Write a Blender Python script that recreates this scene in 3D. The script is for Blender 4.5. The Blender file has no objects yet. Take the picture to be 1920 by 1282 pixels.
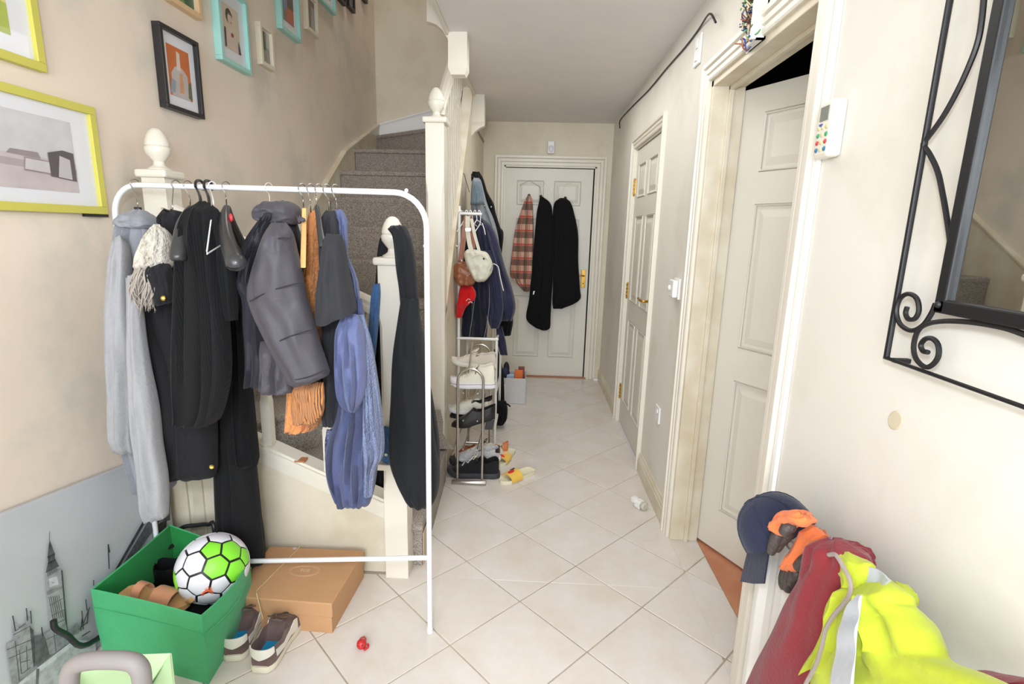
import bpy, math, random
from mathutils import Vector, Matrix, noise
from math import sin, cos, pi
random.seed(7)
scn = bpy.context.scene
col = scn.collection
# ------------------------------------------------------------------ camera
CF, CPITCH, CROLL, CYAW, H = 983.487, 0.2083, -0.0257, -0.0352, 1.400
_f = Vector((sin(CYAW)*cos(CPITCH), cos(CYAW)*cos(CPITCH), -sin(CPITCH)))
_r0 = Vector((cos(CYAW), -sin(CYAW), 0)); _d0 = _f.cross(_r0)
CR = cos(CROLL)*_r0 + sin(CROLL)*_d0; CD = -sin(CROLL)*_r0 + cos(CROLL)*_d0
CAMP = Vector((0, 0, H))
cd = bpy.data.cameras.new('camera'); cam = bpy.data.objects.new('camera', cd); col.objects.link(cam)
cd.sensor_width = 36; cd.lens = CF/1920*36; cd.clip_start = 0.02
m = Matrix.Identity(4)
for i in range(3):
    m[i][0] = CR[i]; m[i][1] = -CD[i]; m[i][2] = -_f[i]; m[i][3] = CAMP[i]
cam.matrix_world = m; scn.camera = cam
def _ray(u, v): return CR*((u-960)/CF) + CD*((v-641)/CF) + _f
def PY(u, v, y):
    d = _ray(u, v); return CAMP + d*(y/d.y)
def PX(u, v, x):
    d = _ray(u, v); return CAMP + d*(x/d.x)
def PZ(u, v, z):
    d = _ray(u, v); return CAMP + d*((z-H)/d.z)
# ------------------------------------------------------------------ light and exposure
scn.view_settings.view_transform = 'Standard'; scn.view_settings.look = 'None'
scn.view_settings.gamma = 1; scn.view_settings.use_curve_mapping = False
scn.view_settings.exposure = 0.32
w = bpy.data.worlds.new('world'); scn.world = w; w.use_nodes = True
w.node_tree.nodes['Background'].inputs[0].default_value = (1, .97, .93, 1)
w.node_tree.nodes['Background'].inputs[1].default_value = 0.3
def area(name, loc, target, sx, sy, power, colr=(1, 1, 1)):
    l = bpy.data.lights.new(name, 'AREA'); l.shape = 'RECTANGLE'; l.size = sx; l.size_y = sy
    l.energy = power; l.color = colr
    o = bpy.data.objects.new(name, l); col.objects.link(o); o.location = loc
    o.rotation_euler = (Vector(target)-Vector(loc)).to_track_quat('-Z', 'Y').to_euler()
    return o
area('flash_bounce', (-0.35, -1.8, 1.7), (-0.2, 3.5, 1.6), 1.9, 2.0, 88, (.90, .985, 1.10))
area('flash', (-0.12, -0.12, 1.68), (-0.2, 3.5, 1.0), .14, .14, 11, (.92, 1, 1.12))
area('hall_fill', (0.12, 2.9, 2.34), (0.12, 2.9, 0), .6, 2.4, 12, (.97, .975, .96))  # added fill under the ceiling to even out the hall, no lamp fitting
area('stairwell_fill', (-.95, 3.7, 4.6), (-.95, 3.7, 0), .5, .9, 11, (1, .97, .93))  # added unseen fill above the stairwell, brightens the stairs and walls
# ------------------------------------------------------------------ materials
def s2l(c): return tuple(((x/255)/12.92 if x/255 <= .04045 else ((x/255+.055)/1.055)**2.4) for x in c)
MATS = {}
def mat(name, rgb, rough=.6, metal=0., var=0., vscale=6., bump=0., bscale=60., rgb2=None, kind=None, trans=0., spec=.5, sheen=0., coat=0.):
    if name in MATS: return MATS[name]
    M = bpy.data.materials.new(name); M.use_nodes = True; nt = M.node_tree; N = nt.nodes; L = nt.links
    b = N['Principled BSDF']; c = s2l(rgb)
    b.inputs['Base Color'].default_value = (*c, 1); b.inputs['Roughness'].default_value = rough
    b.inputs['Metallic'].default_value = metal; b.inputs['Specular IOR Level'].default_value = spec
    if sheen: b.inputs['Sheen Weight'].default_value = sheen
    if coat: b.inputs['Coat Weight'].default_value = coat
    if trans: b.inputs['Transmission Weight'].default_value = trans
    tc = N.new('ShaderNodeTexCoord')
    if var or rgb2:
        n = N.new('ShaderNodeTexNoise'); n.inputs['Scale'].default_value = vscale; n.inputs['Detail'].default_value = 6
        L.new(tc.outputs['Object'], n.inputs['Vector'])
        cr = N.new('ShaderNodeValToRGB'); L.new(n.outputs['Fac'], cr.inputs['Fac'])
        c2 = s2l(rgb2) if rgb2 else tuple(x*(1-var) for x in c)
        cr.color_ramp.elements[0].position = .35; cr.color_ramp.elements[1].position = .62
        cr.color_ramp.elements[0].color = (*c2, 1); cr.color_ramp.elements[1].color = (*c, 1)
        L.new(cr.outputs['Color'], b.inputs['Base Color'])
    if bump:
        if kind == 'knit':
            t = N.new('ShaderNodeTexVoronoi'); t.inputs['Scale'].default_value = bscale; out = t.outputs['Distance']
        elif kind == 'rib':
            t = N.new('ShaderNodeTexWave'); t.inputs['Scale'].default_value = bscale; t.inputs['Distortion'].default_value = 1.2; out = t.outputs['Fac']
        else:
            t = N.new('ShaderNodeTexNoise'); t.inputs['Scale'].default_value = bscale; t.inputs['Detail'].default_value = 4; out = t.outputs['Fac']
        L.new(tc.outputs['Object'], t.inputs['Vector'])
        bp = N.new('ShaderNodeBump'); bp.inputs['Strength'].default_value = bump; bp.inputs['Distance'].default_value = .01
        L.new(out, bp.inputs['Height']); L.new(bp.outputs['Normal'], b.inputs['Normal'])
    MATS[name] = M; return M
def carpet(name, c1, c2):
    M = mat(name, c1, .95, rgb2=c2, vscale=160, bump=.8, bscale=220)
    return M
def marble():
    M = mat('ceramic_tile', (224, 217, 210), .28, rgb2=(214, 204, 192), vscale=5, spec=.45)
    nt = M.node_tree; N = nt.nodes; L = nt.links
    tc = [n for n in N if n.type == 'TEX_COORD'][0]; no = [n for n in N if n.type == 'TEX_NOISE'][0]
    geo = N.new('ShaderNodeNewGeometry'); oi = N.new('ShaderNodeObjectInfo')
    ad = N.new('ShaderNodeVectorMath'); ad.operation = 'MULTIPLY_ADD'
    L.new(oi.outputs['Random'], ad.inputs[0]); ad.inputs[1].default_value = (7, 7, 7); L.new(geo.outputs['Position'], ad.inputs[2])
    L.new(ad.outputs[0], no.inputs['Vector']); no.inputs['Detail'].default_value = 9; no.inputs['Roughness'].default_value = .68
    return M
def wallpaint(name, c1, c2, dirt):
    M = mat(name, c1, .75, rgb2=c2, vscale=1.3, bump=.12, bscale=14)
    nt = M.node_tree; N = nt.nodes; L = nt.links; b = N['Principled BSDF']
    src = b.inputs['Base Color'].links[0].from_socket
    n = N.new('ShaderNodeTexNoise'); n.inputs['Scale'].default_value = 2.3; n.inputs['Detail'].default_value = 8; n.inputs['Roughness'].default_value = .62
    tc = [k for k in N if k.type == 'TEX_COORD'][0]; mp = N.new('ShaderNodeMapping'); mp.inputs['Location'].default_value = (3, 5, 1)
    L.new(tc.outputs['Object'], mp.inputs['Vector']); L.new(mp.outputs[0], n.inputs['Vector'])
    r = N.new('ShaderNodeValToRGB'); r.color_ramp.elements[0].position = .50; r.color_ramp.elements[1].position = .64
    r.color_ramp.elements[0].color = (0, 0, 0, 1); r.color_ramp.elements[1].color = (.75, .75, .75, 1)
    L.new(n.outputs['Fac'], r.inputs['Fac'])
    mx = N.new('ShaderNodeMix'); mx.data_type = 'RGBA'; mx.inputs[7].default_value = (*s2l(dirt), 1)
    L.new(r.outputs['Color'], mx.inputs[0]); L.new(src, mx.inputs[6]); L.new(mx.outputs[2], b.inputs['Base Color'])
    return M
WL = wallpaint('peach_wall_paint', (235, 220, 203), (228, 212, 194), (208, 202, 188))
WS = wallpaint('cream_wall_paint', (222, 213, 192), (216, 206, 184), (206, 195, 172))
WR = wallpaint('pale_wall_paint', (228, 224, 214), (224, 219, 208), (216, 210, 196))
CEI = mat('ceiling_paint', (226, 221, 217), .9, var=.03)
GLOSS = mat('cream_gloss_paint', (228, 221, 206), .33, var=.04, vscale=5)
GLOSS2 = mat('aged_cream_gloss', (222, 213, 192), .4, rgb2=(208, 195, 168), vscale=7)
DOORP = mat('door_paint', (222, 217, 204), .42, var=.03, vscale=4)
CARP = carpet('grey_brown_carpet', (186, 175, 163), (128, 118, 108))
TILE = marble()
GROUT = mat('grout', (192, 180, 160), .9, var=.3, vscale=9)
LAM = mat('laminate', (205, 140, 105), .4, rgb2=(190, 122, 88), vscale=9)
BRASS = mat('brass', (212, 168, 80), .25, metal=1)
CHROME = mat('brushed_chrome', (190, 184, 176), .28, metal=1)
WMET = mat('white_powder_coat', (238, 238, 240), .35)
WPLA = mat('white_plastic', (236, 234, 230), .4)
BLK = mat('black_iron', (20, 20, 22), .5)
BPLA = mat('black_plastic', (32, 32, 34), .35)
DARK = mat('dark_void', (30, 30, 30), .9)
WOOD = mat('pale_wood', (226, 176, 112), .5, var=.15, vscale=14)
# ------------------------------------------------------------------ geometry
class G:
    def __init__(s): s.v = []; s.f = []
    def add(s, vs, fs):
        n = len(s.v); s.v += [Vector(a) for a in vs]; s.f += [[i+n for i in f] for f in fs]; return s
    def box(s, x0, x1, y0, y1, z0, z1):
        return s.add([(x0,y0,z0),(x1,y0,z0),(x1,y1,z0),(x0,y1,z0),(x0,y0,z1),(x1,y0,z1),(x1,y1,z1),(x0,y1,z1)],
            [(0,3,2,1),(4,5,6,7),(0,1,5,4),(1,2,6,5),(2,3,7,6),(3,0,4,7)])
    def prism(s, poly, d):
        d = Vector(d); n = len(poly); P = [Vector(p) for p in poly]
        return s.add(P+[p+d for p in P], [list(range(n))[::-1], list(range(n, 2*n))]+[(i,(i+1)%n,(i+1)%n+n,i+n) for i in range(n)])
    def loft(s, rings, cap=True):
        n = len(rings[0]); vs = [p for r in rings for p in r]; fs = []
        for k in range(len(rings)-1):
            for i in range(n): fs.append((k*n+i, k*n+(i+1)%n, (k+1)*n+(i+1)%n, (k+1)*n+i))
        if cap: fs.append(list(range(n))[::-1]); fs.append([len(vs)-n+i for i in range(n)])
        return s.add(vs, fs)
    def tube(s, pts, r, n=8, closed=False, smooth=0, rads=None):
        pts = [Vector(p) for p in pts]
        if smooth:
            if rads: rads = cr_list(rads, smooth)
            pts = cr(pts, smooth, closed)
        rings = []; m_ = len(pts); up = None
        for i, p in enumerate(pts):
            a = pts[i-1] if (i or closed) else p; b = pts[(i+1) % m_] if (i < m_-1 or closed) else p
            t = (b-a)
            if t.length < 1e-9: t = Vector((0,0,1))
            t.normalize()
            if up is None: up = t.orthogonal().normalized()
            up = (up - t*up.dot(t))
            if up.length < 1e-5: up = t.orthogonal()
            up.normalize(); sd = t.cross(up)
            rr = rads[i] if rads else r
            rings.append([p+(up*cos(2*pi*k/n)+sd*sin(2*pi*k/n))*rr for k in range(n)])
        if closed:
            rings.append(rings[0]); return s.loft(rings, False)
        return s.loft(rings)
    def lathe(s, prof, c, n=16, axis=None, sx=1, sy=1):
        c = Vector(c); rings = []
        A = Vector(axis or (0,0,1)).normalized(); B = A.orthogonal().normalized() if axis else Vector((1,0,0)); D = A.cross(B)
        for r, z in prof: rings.append([c+A*z+(B*cos(2*pi*k/n)*sx+D*sin(2*pi*k/n)*sy)*max(r,1e-4) for k in range(n)])
        return s.loft(rings)
    def ball(s, c, rx, ry=None, rz=None, n=14, m_=9):
        ry = ry or rx; rz = rz or rx; c = Vector(c); rings = []
        for i in range(m_+1):
            a = -pi/2+pi*i/m_; ca = max(cos(a), 1e-3)
            rings.append([c+Vector((rx*ca*cos(2*pi*k/n), ry*ca*sin(2*pi*k/n), rz*sin(a))) for k in range(n)])
        return s.loft(rings)
def cr(pts, k, closed=False):
    out = []; n = len(pts); rng = n if closed else n-1
    for i in range(rng):
        p0 = pts[(i-1) % n] if (i or closed) else pts[0]*2-pts[1]; p1 = pts[i]; p2 = pts[(i+1) % n]
        p3 = pts[(i+2) % n] if (i+2 < n or closed) else p2*2-p1
        for j in range(k):
            t = j/k; out.append(.5*((2*p1)+(p2-p0)*t+(2*p0-5*p1+4*p2-p3)*t*t+(3*p1-p0-3*p2+p3)*t**3))
    if not closed: out.append(pts[-1])
    return out
def cr_list(a, k):
    out = []
    for i in range(len(a)-1):
        for j in range(k): out.append(a[i]+(a[i+1]-a[i])*j/k)
    return out+[a[-1]]
WM = {}
def thing(name, label, cat, loc=(0,0,0), rotz=0, group=None, mtx=None):
    o = bpy.data.objects.new(name, None); col.objects.link(o); o.empty_display_size = .05
    M = mtx if mtx is not None else Matrix.Translation(Vector(loc)) @ Matrix.Rotation(rotz, 4, 'Z')
    o.matrix_world = M; WM[o.name] = M
    o['label'] = label; o['category'] = cat
    if group: o['group'] = group
    return o
def tag(o, label, cat, group=None):
    o['label'] = label; o['category'] = cat
    if group: o['group'] = group
    return o
def add(name, g, mt, parent=None, local=False, smooth=False, bevel=0, sub=0, label=None, kind=None, ang=40):
    if parent is None:
        lo = Vector((min(v.x for v in g.v), min(v.y for v in g.v), min(v.z for v in g.v))); hi = Vector((max(v.x for v in g.v), max(v.y for v in g.v), 0))
        M = Matrix.Translation(Vector(((lo.x+hi.x)/2, (lo.y+hi.y)/2, lo.z))); inv = M.inverted()
        vs = [inv @ v for v in g.v]
    else:
        M = WM[parent.name]
        vs = g.v if local else [M.inverted() @ v for v in g.v]
    me = bpy.data.meshes.new(name); me.from_pydata([tuple(v) for v in vs], [], g.f); me.validate(); me.update()
    import bmesh as BM
    b = BM.new(); b.from_mesh(me); BM.ops.recalc_face_normals(b, faces=b.faces); b.to_mesh(me); b.free()
    if mt: me.materials.append(mt)
    if smooth:
        me.polygons.foreach_set('use_smooth', [True]*len(me.polygons))
        try: me.set_sharp_from_angle(angle=math.radians(ang))
        except Exception: pass
    o = bpy.data.objects.new(name, me); col.objects.link(o)
    if parent is None:
        o.matrix_world = M; WM[o.name] = M
    else:
        o.parent = parent; WM[o.name] = M
    if bevel:
        bm_ = o.modifiers.new('bevel', 'BEVEL'); bm_.width = bevel; bm_.segments = 2; bm_.limit_method = 'ANGLE'
    if sub:
        sm = o.modifiers.new('sub', 'SUBSURF'); sm.levels = sub; sm.render_levels = sub
    if label: o['label'] = label
    if kind: o['kind'] = kind
    return o
def struct(name, g, mt, parent=None, **k):
    o = add(name, g, mt, parent, **k); o['kind'] = 'structure'; return o
def text(body, size, origin, right, up, mt, parent, name='lettering', depth=.0006, align='CENTER'):
    cu = bpy.data.curves.new('t', 'FONT'); cu.body = body; cu.size = size; cu.align_x = align; cu.align_y = 'CENTER'; cu.extrude = depth; cu.resolution_u = 2
    to = bpy.data.objects.new('t', cu); me = bpy.data.meshes.new_from_object(to)
    R_ = Vector(right).normalized(); U = Vector(up).normalized(); Nn = R_.cross(U)
    g = G(); g.add([Vector(origin)+R_*v.co.x+U*v.co.y+Nn*v.co.z for v in me.vertices], [list(p.vertices) for p in me.polygons])
    bpy.data.objects.remove(to); bpy.data.curves.remove(cu); bpy.data.meshes.remove(me)
    return add(name, g, mt, parent)
#@@STRUCT
# ------------------------------------------------------------------ the shell
XR, XL, YB, ZC, YF = .687, -1.45, 5.0, 2.357, -1.9
TOP = 4.9
# floor: grout bed with one object per diagonal tile
fl = struct('floor', G().box(XL, XR, YF, YB+.12, -.03, -.0022), GROUT)
g = G().box(XR, XR+.13, 1.44, 2.28, -.03, -.0022)
struct('floor_reveal', g, GROUT, fl)
TS, PHI = .333, .7883
TA = Vector((cos(PHI), sin(PHI))); TB = Vector((sin(PHI), -cos(PHI))); TO = Vector((-.0081, 2.2517))
def clip(poly, nx, ny, c):   # keep nx*x+ny*y <= c
    out = []
    for i in range(len(poly)):
        a = poly[i]; b = poly[(i+1) % len(poly)]; da = nx*a[0]+ny*a[1]-c; db = nx*b[0]+ny*b[1]-c
        if da <= 0: out.append(a)
        if (da < 0 < db) or (db < 0 < da):
            t = da/(da-db); out.append((a[0]+(b[0]-a[0])*t, a[1]+(b[1]-a[1])*t))
    return out
def rectclip(p, x0, x1, y0, y1):
    for c in ((1,0,x1), (-1,0,-x0), (0,1,y1), (0,-1,-y0)):
        p = clip(p, *c)
        if len(p) < 3: return []
    return p
def parea(p): return abs(sum(p[i][0]*p[(i+1)%len(p)][1]-p[(i+1)%len(p)][0]*p[i][1] for i in range(len(p))))/2
rnd = random.Random(3)
for a in range(-16, 17):
    for b in range(-16, 17):
        gp = .0026
        cs = [TO+TA*((a+da)*TS+ga)+TB*((b+db)*TS+gb) for da, db, ga, gb in ((0,0,gp,gp),(1,0,-gp,gp),(1,1,-gp,-gp),(0,1,gp,-gp))]
        cs = [(c.x, c.y) for c in cs]
        for reg in ((XL, XR, YF, 1.9), (-.47, XR, 1.9, YB), (XR, XR+.125, 1.45, 2.275)):
            p = rectclip(cs, *reg)
            if len(p) >= 3 and parea(p) > .0006 and max(q[1] for q in p) > .55:
                dz = rnd.uniform(-.0008, .0008)
                add('tile', G().prism([(x, y, -.006) for x, y in p], (0,0,.006+dz)), TILE, fl, bevel=.0015)
# wood floor of the side room
lf = struct('floor_side_room', G().box(XR+.125, 3.2, .4, 4.2, -.03, -.006), GROUT)
for k in range(9):
    x0 = XR+.127+k*.125
    for j, (ya, yb) in enumerate(((.9, 1.75), (1.75, 2.9))):
        add('floor_plank', G().box(x0, x0+.123, ya+.002+.2*(k%2), yb+.2*(k%2), -.007, .001), LAM, lf)
struct('floor_back_room', G().box(-.6, .9, YB, 6.2, -.03, .001), LAM)
struct('wall_left', G().box(XL-.12, XL, YF, YB+.12, 0, TOP), WL)
# back wall with door opening
bx0, bx1, bz = -.285, .553, 1.985
g = G().box(XL, bx0, YB, YB+.12, 0, TOP); g.box(bx1, XR+.13, YB, YB+.12, 0, TOP); g.box(bx0, bx1, YB, YB+.12, bz, TOP)
struct('wall_back', g, WS)
# right wall with two openings
g = G().box(XR, XR+.125, YF, 1.45, 0, TOP); g.box(XR, XR+.125, 1.45, 2.275, 2.0, TOP); g.box(XR, XR+.125, 2.275, 3.045, 0, TOP)
g.box(XR, XR+.125, 3.045, 3.85, 1.975, TOP); g.box(XR, XR+.125, 3.85, YB, 0, TOP)
struct('wall_right', g, WR)
struct('wall_front', G().box(XL, XR, YF-.1, YF, 0, TOP), WR)
# side room, unlit; its shade is put into the grey walls and ceiling
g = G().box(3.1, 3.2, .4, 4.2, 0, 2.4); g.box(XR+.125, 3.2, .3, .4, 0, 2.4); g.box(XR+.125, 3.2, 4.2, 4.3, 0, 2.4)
struct('wall_side_room', g, mat('side_room_shade', (110, 108, 104), .9))
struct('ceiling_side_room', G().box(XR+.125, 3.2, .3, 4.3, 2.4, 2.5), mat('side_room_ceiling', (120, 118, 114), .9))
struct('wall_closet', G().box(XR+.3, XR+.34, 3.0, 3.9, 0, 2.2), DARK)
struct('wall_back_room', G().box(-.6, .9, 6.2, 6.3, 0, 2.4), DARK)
# ceilings: hall ceiling with the stairwell opening
g = G().box(-.45, XR, YF, YB, ZC, ZC+.25); g.box(XL, -.45, YF, 1.97, ZC, ZC+.25)
struct('ceiling', g, CEI)
struct('ceiling_upper', G().box(XL, XR, YF, YB, TOP, TOP+.1), CEI)
# baseboards
def skirt(name, a, b, h, n, mt):     # moulded board from a to b, proud along n
    a = Vector((*a, 0)); b = Vector((*b, 0)); n = Vector((*n, 0))
    prof = [(0, 0), (.016, 0), (.016, h*.66), (.012, h*.72), (.013, h*.80), (.006, h*.9), (.005, h), (0, h)]
    return struct(name, G().loft([[p+n*x+Vector((0,0,z)) for x, z in prof] for p in (a, b)]), mt)
skirt('baseboard_right', (XR, 2.35), (XR, 2.975), .12, (-1,0), GLOSS2)
skirt('baseboard_right_back', (XR, 3.93), (XR, YB), .12, (-1,0), GLOSS2)
skirt('baseboard_back', (.64, YB), (XR, YB), .12, (0,-1), GLOSS2)
skirt('baseboard_left', (XL, .2), (XL, 1.9), .12, (1,0), GLOSS2)
# architraves: three stepped bands
def archi(name, path, inn, nrm, wd, mt):
    # path: 4 points round the opening, inn: outward directions per point, nrm: proud direction
    nrm = Vector(nrm); prof = [(0, 0), (0, .012), (.1, .015), (.3, .015), (.36, .008), (.42, .018), (.66, .018), (.72, .011), (.78, .024), (1, .024), (1, 0)]
    rings = [[Vector(p)+Vector(o)*(wd*t)+nrm*h for t, h in prof] for p, o in zip(path, inn)]
    return struct(name, G().loft(rings), mt)
archi('trim_1', [(XR, 2.275, 0), (XR, 2.275, 2.0), (XR, 1.45, 2.0), (XR, 1.45, 0)], [(0,1,0), (0,1,1), (0,-1,1), (0,-1,0)], (-1,0,0), .07, GLOSS)
archi('trim_2', [(XR, 3.85, 0), (XR, 3.85, 1.975), (XR, 3.045, 1.975), (XR, 3.045, 0)], [(0,1,0), (0,1,1), (0,-1,1), (0,-1,0)], (-1,0,0), .06, GLOSS)
archi('trim_3', [(bx0, YB, 0), (bx0, YB, bz), (bx1, YB, bz), (bx1, YB, 0)], [(-1,0,0), (-1,0,1), (1,0,1), (1,0,0)], (0,-1,0), .085, GLOSS)
# jamb linings
g = G().box(XR-.001, XR+.125, 2.25, 2.276, 0, 2.0); g.box(XR-.001, XR+.125, 1.449, 1.475, 0, 2.0); g.box(XR-.001, XR+.125, 1.45, 2.275, 1.975, 2.001)
g.box(XR+.06, XR+.078, 2.235, 2.25, 0, 1.975); g.box(XR+.06, XR+.078, 1.475, 2.25, 1.96, 1.975)
struct('trim_4', g, GLOSS2, bevel=.002)
g = G().box(bx0-.001, bx0+.012, YB, YB+.12, 0, bz); g.box(bx1-.014, bx1+.001, YB, YB+.12, 0, bz); g.box(bx0, bx1, YB, YB+.12, bz-.012, bz+.001)
struct('trim_5', g, GLOSS)
g = G().box(XR-.001, XR+.1, 3.84, 3.851, 0, 1.975); g.box(XR-.001, XR+.1, 3.044, 3.055, 0, 1.975); g.box(XR, XR+.1, 3.045, 3.85, 1.965, 1.976)
struct('trim_6', g, GLOSS)
# six-panel doors; local frame: x along width, y = thickness (front face at y=0, proud towards -y), z up
def six_panel(name, label, M, wd, ht, swing=1):
    o = thing(name, label, 'door', mtx=M); o['kind'] = 'structure'
    add('door_leaf', G().box(0, wd, .006, .04, .004, ht), DOORP, o, local=True)
    st = .105; mid = .09; pw = (wd-2*st-mid)/2
    rows = [(.20, .80), (.94, 1.52), (1.64, 1.86)]
    g = G()
    xs = [0, st, st+pw, st+pw+mid, st+2*pw+mid, wd]
    g.box(0, st, -.001, .006, .004, ht); g.box(wd-st, wd, -.001, .006, .004, ht)
    zz = [0.004]+[z for r in rows for z in r]+[ht]
    for i in range(0, len(zz), 2): g.box(st, wd-st, -.001, .006, zz[i], zz[i+1])
    for z0, z1 in rows: g.box(xs[2], xs[3], -.001, .006, z0, z1)
    add('door_frame', g, DOORP, o, local=True)
    for z0, z1 in rows:
        for xa in (xs[1], xs[3]):
            r = []
            for ins, y in ((0, .006), (.012, .0045), (.022, .0055), (.05, -.0035), (.05, -.0035)):
                r.append([(xa+ins, y, z0+ins), (xa+pw-ins, y, z0+ins), (xa+pw-ins, y, z1-ins), (xa+ins, y, z1-ins)])
            g = G().loft([[Vector(p) for p in q] for q in r], True)
            # moulding bead round the panel
            c = [(xa+.006, -.001, z0+.006), (xa+pw-.006, -.001, z0+.006), (xa+pw-.006, -.001, z1-.006), (xa+.006, -.001, z1-.006)]
            g.tube(c, .006, 6, closed=True)
            add('door_panel', g, DOORP, o, local=True)
    return o
def lever(o, x, z, sgn):
    g = G().box(x-.02, x+.02, -.008, -.001, z-.085, z+.085)
    p = add('handle_plate', g, BRASS, o, local=True, bevel=.003)
    add('door_handle', G().tube([Vector(q) for q in ((x,-.006,z+.03),(x,-.045,z+.03),(x+sgn*.03,-.052,z+.032),(x+sgn*.07,-.05,z+.028),(x+sgn*.115,-.047,z+.034))], .008, 8, smooth=3), BRASS, p, local=True, smooth=True)
    add('keyhole', G().lathe([(.006,0),(.006,.002)], (x,-.0085,z-.045), 10, axis=(0,-1,0)), BLK, p, local=True)
def hinge(o, x, z):
    g = G().box(x-.012, x+.012, -.006, .004, z-.045, z+.045)
    for dz in (-.04, -.013, .013, .04): g.lathe([(.007,-.011),(.007,.011)], (x, -.008, z+dz), 8)
    g.ball((x,-.008,z+.056), .006, n=8, m_=5); g.ball((x,-.008,z-.056), .006, n=8, m_=5)
    add('hinge', g, BRASS, o, local=True)
d = six_panel('door_1', 'closed cream six-panel door with clothes hung on it at the hall end', Matrix.Translation((bx0+.012, YB+.02, 0)), .80, 1.965)
lever(d, .757, .975, -1)
add('door_gap_shade', G().box(bx1-.022, bx1-.014, YB+.02, YB+.05, 0, bz-.012), DARK)['kind'] = 'structure'  # dark strip standing in for the shade in the open door gap
Mr = Matrix(((0,1,0,XR+.012),(-1,0,0,3.84),(0,0,1,0),(0,0,0,1)))   # local x -> -Y, local y -> +X
d = six_panel('door_2', 'narrow closed cream closet door with brass hinges in the right wall', Mr, .785, 1.96)
lever(d, .74, .985, -1)
for z in (1.72, 1.0, .24): hinge(d, .0, z)
hx, hy, ex, ey = .815, 2.262, .949, 2.02
dv = Vector((ex-hx, ey-hy)).normalized()
Mo = Matrix(((dv.x, -dv.y, 0, hx), (dv.y, dv.x, 0, hy), (0,0,1,.008), (0,0,0,1)))
# local x along dv; local y must point away from the hall
ny = Vector((-dv.y, dv.x)); Mo = Matrix(((dv.x, ny.x, 0, hx), (dv.y, ny.y, 0, hy), (0,0,1,.008), (0,0,0,1)))
d = six_panel('door_3', 'big cream six-panel door standing open into the side room on the right', Mo, .762, 1.955)
add('over_door_hook', G().box(.30, .325, -.004, -.001, 1.86, 1.955), mat('dull_steel', (150,146,138), .5, metal=.6), d, local=True)
struct('trim_7', G().box(bx0, bx1, YB-.02, YB+.06, 0, .012), mat('threshold_wood', (168, 112, 84), .5))

# ------------------------------------------------------------------ staircase
st = thing('staircase', 'carpeted winding staircase with cream newels, handrails and balusters', 'staircase', (-.9, 2.9, 0))
NW = .50
def step(poly, z0, z1, riser=None):
    n = len(poly); r = .012
    g = G()
    rings = [[Vector((x, y, z0)) for x, y in poly], [Vector((x, y, z1-.035)) for x, y in poly]]
    cx_ = sum(p[0] for p in poly)/n; cy_ = sum(p[1] for p in poly)/n
    for k, (ins, dz) in enumerate(((-.012, -.03), (-.016, -.018), (-.012, -.006), (0, 0))):
        rings.append([Vector((x+(cx_-x)*ins/.3, y+(cy_-y)*ins/.3, z1+dz)) for x, y in poly])
    g.loft(rings)
    return add('step', g, CARP, st, smooth=True)
xl = XL+.035
I = (-.555, 2.74)    # inner winder pivot
C = [(-.43, 1.965), (-.46, 2.745)]
step([(-.425, 1.97), (-.455, 2.745), I, (-.62, 2.74), (-.80, 1.97)], 0, .2)
step([(-.78, 1.97), (-.57, 2.72), I, (-.60, 2.76), (-1.24, 1.97)], 0, .4)
step([(-1.18, 1.97), (-.575, 2.73), (-.6, 2.8), (xl, 2.30), (xl, 1.97)], 0, .6)
step([(xl, 2.22), (-.575, 2.75), (-.56, 2.86), (xl, 2.75)], 0, .8)
step([(xl, 2.66), (-.56, 2.83), (-.56, 3.05), (xl, 3.08)], 0, 1.0)
ys = [3.05, 3.27, 3.49, 3.71, 3.93, 4.27]; zs = [1.0, 1.2, 1.4, 1.6, 1.8, 2.0]
for i in range(1, 6):
    ya = ys[i]; yb = (ys[i+1] if i < 5 else 4.6)+.02
    p = [(xl, ya), (-.54, ya), (-.54, yb), (xl, yb if i < 5 else 4.97)]
    step(p, zs[i]-.42, zs[i])
step([(xl, 4.88), (-.49, 4.20), (-.49, 4.97), (-1.0, 4.97)], 1.6, 2.2)
step([(-.75, 4.97), (-.60, 4.15), (-.487, 4.15), (-.487, 4.97)], 2.0, 2.4)
add('bare_riser', G().box(-.4235, -.420, 1.975, 2.12, .0, .15), mat('bare_riser', (206, 184, 162), .8, var=.12, vscale=20), st)
g = G().loft([[PY(u+du, v, 2.70+dy) for du, dy in ((-w_,0),(w_,.0),(w_*.8,.03),(-w_*.8,.03))] for u, v, w_ in ((818,768,8),(820,790,11),(821,812,9),(826,828,14),(834,842,18))])
add('loose_carpet', g, CARP, st, smooth=True)
# wall strings
def board(name, pts_top, pts_bot, n, mt, parent=st, cap=.0):
    g = G(); n = Vector(n)
    for i in range(len(pts_top)-1):
        q = [pts_bot[i], pts_bot[i+1], pts_top[i+1], pts_top[i]]
        g.prism([Vector(p) for p in q], n)
    if cap:
        for i in range(len(pts_top)-1):
            a = Vector(pts_top[i]); b = Vector(pts_top[i+1])
            g.prism([a-n*.2, a+n*1.25, a+n*1.25+Vector((0,0,cap)), a-n*.2+Vector((0,0,cap))], b-a)
    return add(name, g, mt, parent)
tp = [(XL, 1.93, .80), (XL, 2.75, 1.06), (XL, 4.07, 1.945), (XL, 4.97, 2.30)]
board('wall_string', tp, [(x, y, z-.45) for x, y, z in tp], (.03, 0, 0), GLOSS2, cap=.012)
tp = [(XL+.03, 4.995, 2.30), (-.9, 4.995, 2.44), (-.45, 4.995, 2.75)]
board('wall_string', tp, [(x, y, z-.35) for x, y, z in tp], (0, -.03, 0), WPLA, cap=.012)
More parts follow.
